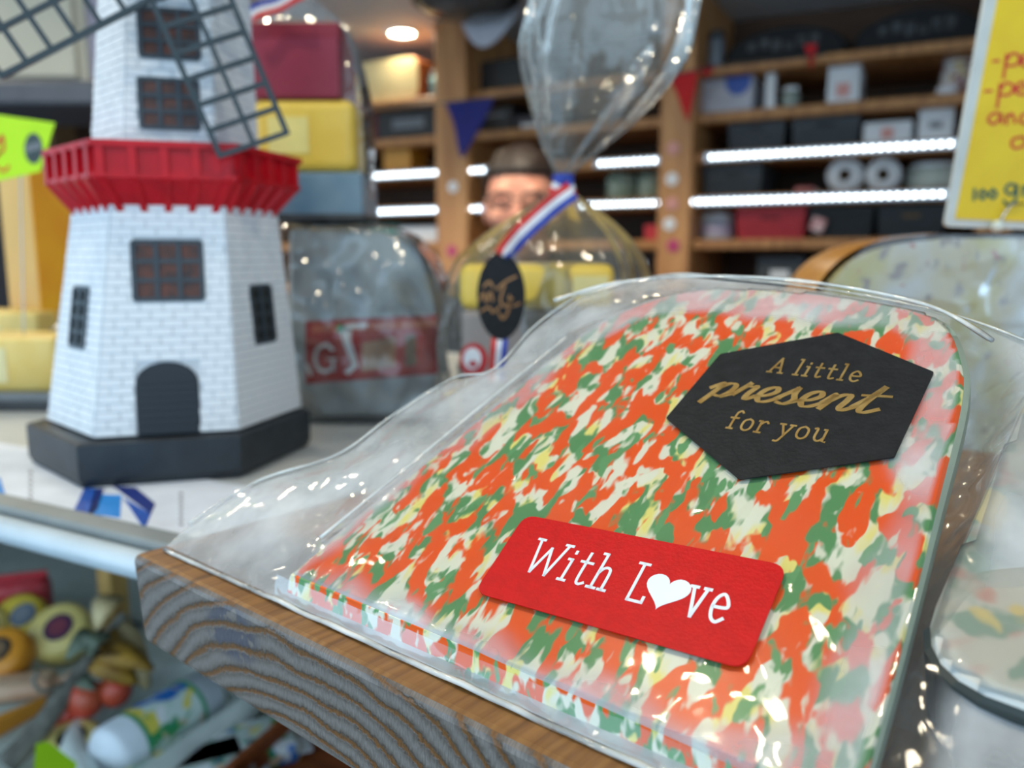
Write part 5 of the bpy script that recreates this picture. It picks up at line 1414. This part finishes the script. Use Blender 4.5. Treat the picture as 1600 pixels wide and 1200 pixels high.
def leaf(x0, y0, x1, y1, wd, m, h0=.05, h1=.05, bend=.012):
    A, B = bp_(x0, y0, h0), bp_(x1, y1, h1); d = B - A; sd_ = d.cross(Vector((0, -.6, .8))).normalized()
    up_ = sd_.cross(d).normalized()
    bm = bmesh.new(); rings = []
    for i in range(9):
        k = i / 8; w_ = wd * math.sin(math.pi * (.06 + .9 * k)) ** .8; c = A + d * k + up_ * (bend * math.sin(math.pi * k))
        rings.append([c + sd_ * w_ + up_ * w_ * .4, c, c - sd_ * w_ + up_ * w_ * .4, c - up_ * .0008])
    rings_mesh(bm, rings); make('leaf', bm, m, br, True)
M_lf1 = pbr('yellowed leaf', srgb(170, 128, 40), srgb(120, 84, 24), scale=60, rough=.6); M_lf2 = pbr('grey green leaf', srgb(104, 116, 96), srgb(78, 88, 72), scale=60, rough=.6); M_lf3 = pbr('pale husk', srgb(206, 186, 140), srgb(184, 160, 112), scale=60, rough=.6)
leaf(150, 1022, 240, 1046, .010, M_lf1, .058, .05); leaf(140, 1036, 214, 1068, .011, M_lf1, .054, .04); leaf(168, 985, 196, 1056, .008, M_lf1, .066, .045)
leaf(160, 1008, 104, 1030, .010, M_lf2, .058, .06); leaf(140, 1030, 176, 992, .009, M_lf2, .056, .07); leaf(182, 970, 232, 1075, .013, M_lf3, .07, .03); leaf(196, 935, 150, 985, .010, M_lf3, .09, .075)
leaf(120, 1062, 148, 1078, .006, M_lf2, .045, .045, .004)
M_fruit = pbr('red fruit skin', srgb(206, 70, 54), srgb(190, 90, 60), scale=70, rough=.25)
for x, y, rr_, h in ((132, 1092, 29, .032), (180, 1078, 25, .034), (102, 1116, 22, .022)):
    c = bp_(x, y, h); r_ = rr_ / FPX * (c + p - CAM).dot(FW)
    bm = bmesh.new(); bmesh.ops.create_uvsphere(bm, u_segments=24, v_segments=14, radius=r_, matrix=Matrix.Translation(c) @ Matrix.Diagonal((1, 1, 1.08, 1))); fb = make('fruit', bm, M_fruit, br, True)
    bm = bmesh.new(); tube(bm, [c + Vector((0, 0, r_)), c + Vector((.001, .006, r_ + .012))], .0012, 6); make('stalk', bm, MATS['grey bark'], fb)
# neon slip
q0 = low(58, 1205)
t = thing('neon_slip', 'neon yellow-green paper slip at the bottom edge under the counter', 'price card', q0)
bm = bmesh.new(); prism(bm, [(50, 1230), (56, 1162), (74, 1158), (120, 1192), (112, 1240)], lambda u, v: on_z(u, v, zl + .058) - q0, lambda u, v: on_z(u, v, zl + .0587) - q0); make('slip', bm, M_neon, t)
bm = bmesh.new(); tube(bm, [on_z(84, 1195, zl + .0578) - q0, Vector((on_z(84, 1195, zl + .0578).x, on_z(84, 1195, zl + .0578).y, zl)) - q0], .0015, 8); make('pin', bm, M_metal, t)
# printed roll, tray, printed packs
def colourful(nm, base, sc_): return marbled(nm, base, [(srgb(60, 150, 90), .56, .03, 1), (srgb(40, 110, 190), .6, .03, .8), (srgb(232, 214, 90), .6, .03, 1.1), (srgb(225, 190, 160), .62, .03, 1.2), (srgb(240, 240, 240), .64, .03, 1)], sc_)
A_, B_ = low(165, 1185, .02), low(325, 1085, .02)
ro = thing('printed_roll', 'white roll with a colourful picture label lying in the tray', 'roll', (A_ + B_) / 2)
rr_ = .021
def along(k): return A_.lerp(B_, k) - (A_ + B_) / 2
bm = bmesh.new(); tube(bm, [along(k) for k in (-.02, .0, .04, .96, 1.0, 1.02)], [rr_ * .5, rr_ * .85, rr_, rr_, rr_ * .85, rr_ * .5], 28); make('roll_body', bm, pbr('white roll', srgb(226, 232, 238), rough=.35), ro, True)
bm = bmesh.new(); tube(bm, [along(.2), along(.78)], rr_ * 1.012, 28, cap=False); sl_ = make('picture_label', bm, colourful('picture print', srgb(214, 228, 220), 42), ro, True)
for k in (.2, .74): 
    bm = bmesh.new(); tube(bm, [along(k), along(k + .04)], rr_ * 1.02, 28, cap=False); make('green_edge', bm, pbr('green edge print', srgb(60, 160, 110)), sl_, True)
tr = thing('white_tray', 'white tray with a rounded rim around the printed roll', 'tray', low(300, 1170))
def tl(x, y, h): return low(x, y, h) - tr.location
loop = [tl(120, 1150, .012), tl(200, 1085, .012), tl(310, 1050, .012), tl(392, 1082, .012), tl(380, 1112, .014), tl(300, 1168, .014), tl(215, 1232, .014), tl(140, 1225, .012)]
lp = catmull([tuple(q) for q in loop], 6, True)
bm = bmesh.new(); tube(bm, lp + [lp[0]], .0105, 12, cap=False); make('rim', bm, pbr('grey white tray', srgb(226, 232, 226), rough=.35), tr, True)
bm = bmesh.new(); prism(bm, [(q[0], q[1]) for q in lp], lambda u, v: Vector((u, v, .0006)), lambda u, v: Vector((u, v, .003))); make('tray_floor', bm, MATS['grey white tray'], tr)
for k, (x, y, rz, w_, lab) in enumerate(((352, 1180, -35, .10, 'colourful printed packet just below the oak board'), (300, 1215, -30, .08, 'colourful printed packet at the bottom edge of the picture'))):
    q = low(x, y + 15, 0)
    t = thing('printed_packet', lab, 'packet', (q.x, q.y, zl), R(rz + 60), 'printed packets below the tray')
    bm = bmesh.new(); box(bm, (0, 0, .009), (w_, .05, .018), bev=.006, seg=3); make('packet_body', bm, colourful('packet print', srgb(200, 214, 206), 48), t, True)
    make('packet_seal', bbox((w_ / 2 + .003, 0, .009), (.01, .046, .0015)), M_white, t)
q = low(452, 1190)
t = thing('brown_crate', 'rust-brown wooden crate corner below the end of the oak board', 'crate', (q.x + .03, q.y - .02, zl), R(-20))
M_rust = pbr('rust wood', srgb(150, 76, 30), srgb(120, 56, 20), scale=30, rough=.6, stretch=(1, 6, 6))
for k in range(2):
    for sy in (-1, 1): make('slat', bbox((0, sy * .05, .010 + k * .014), (.09, .006, .012), bev=.001, seg=1), M_rust, t)
    for sx in (-1, 1): make('slat', bbox((sx * .042, 0, .010 + k * .014), (.006, .093, .012), bev=.001, seg=1), M_rust, t)
make('crate_floor', bbox((0, 0, .002), (.088, .1, .004)), M_rust, t)
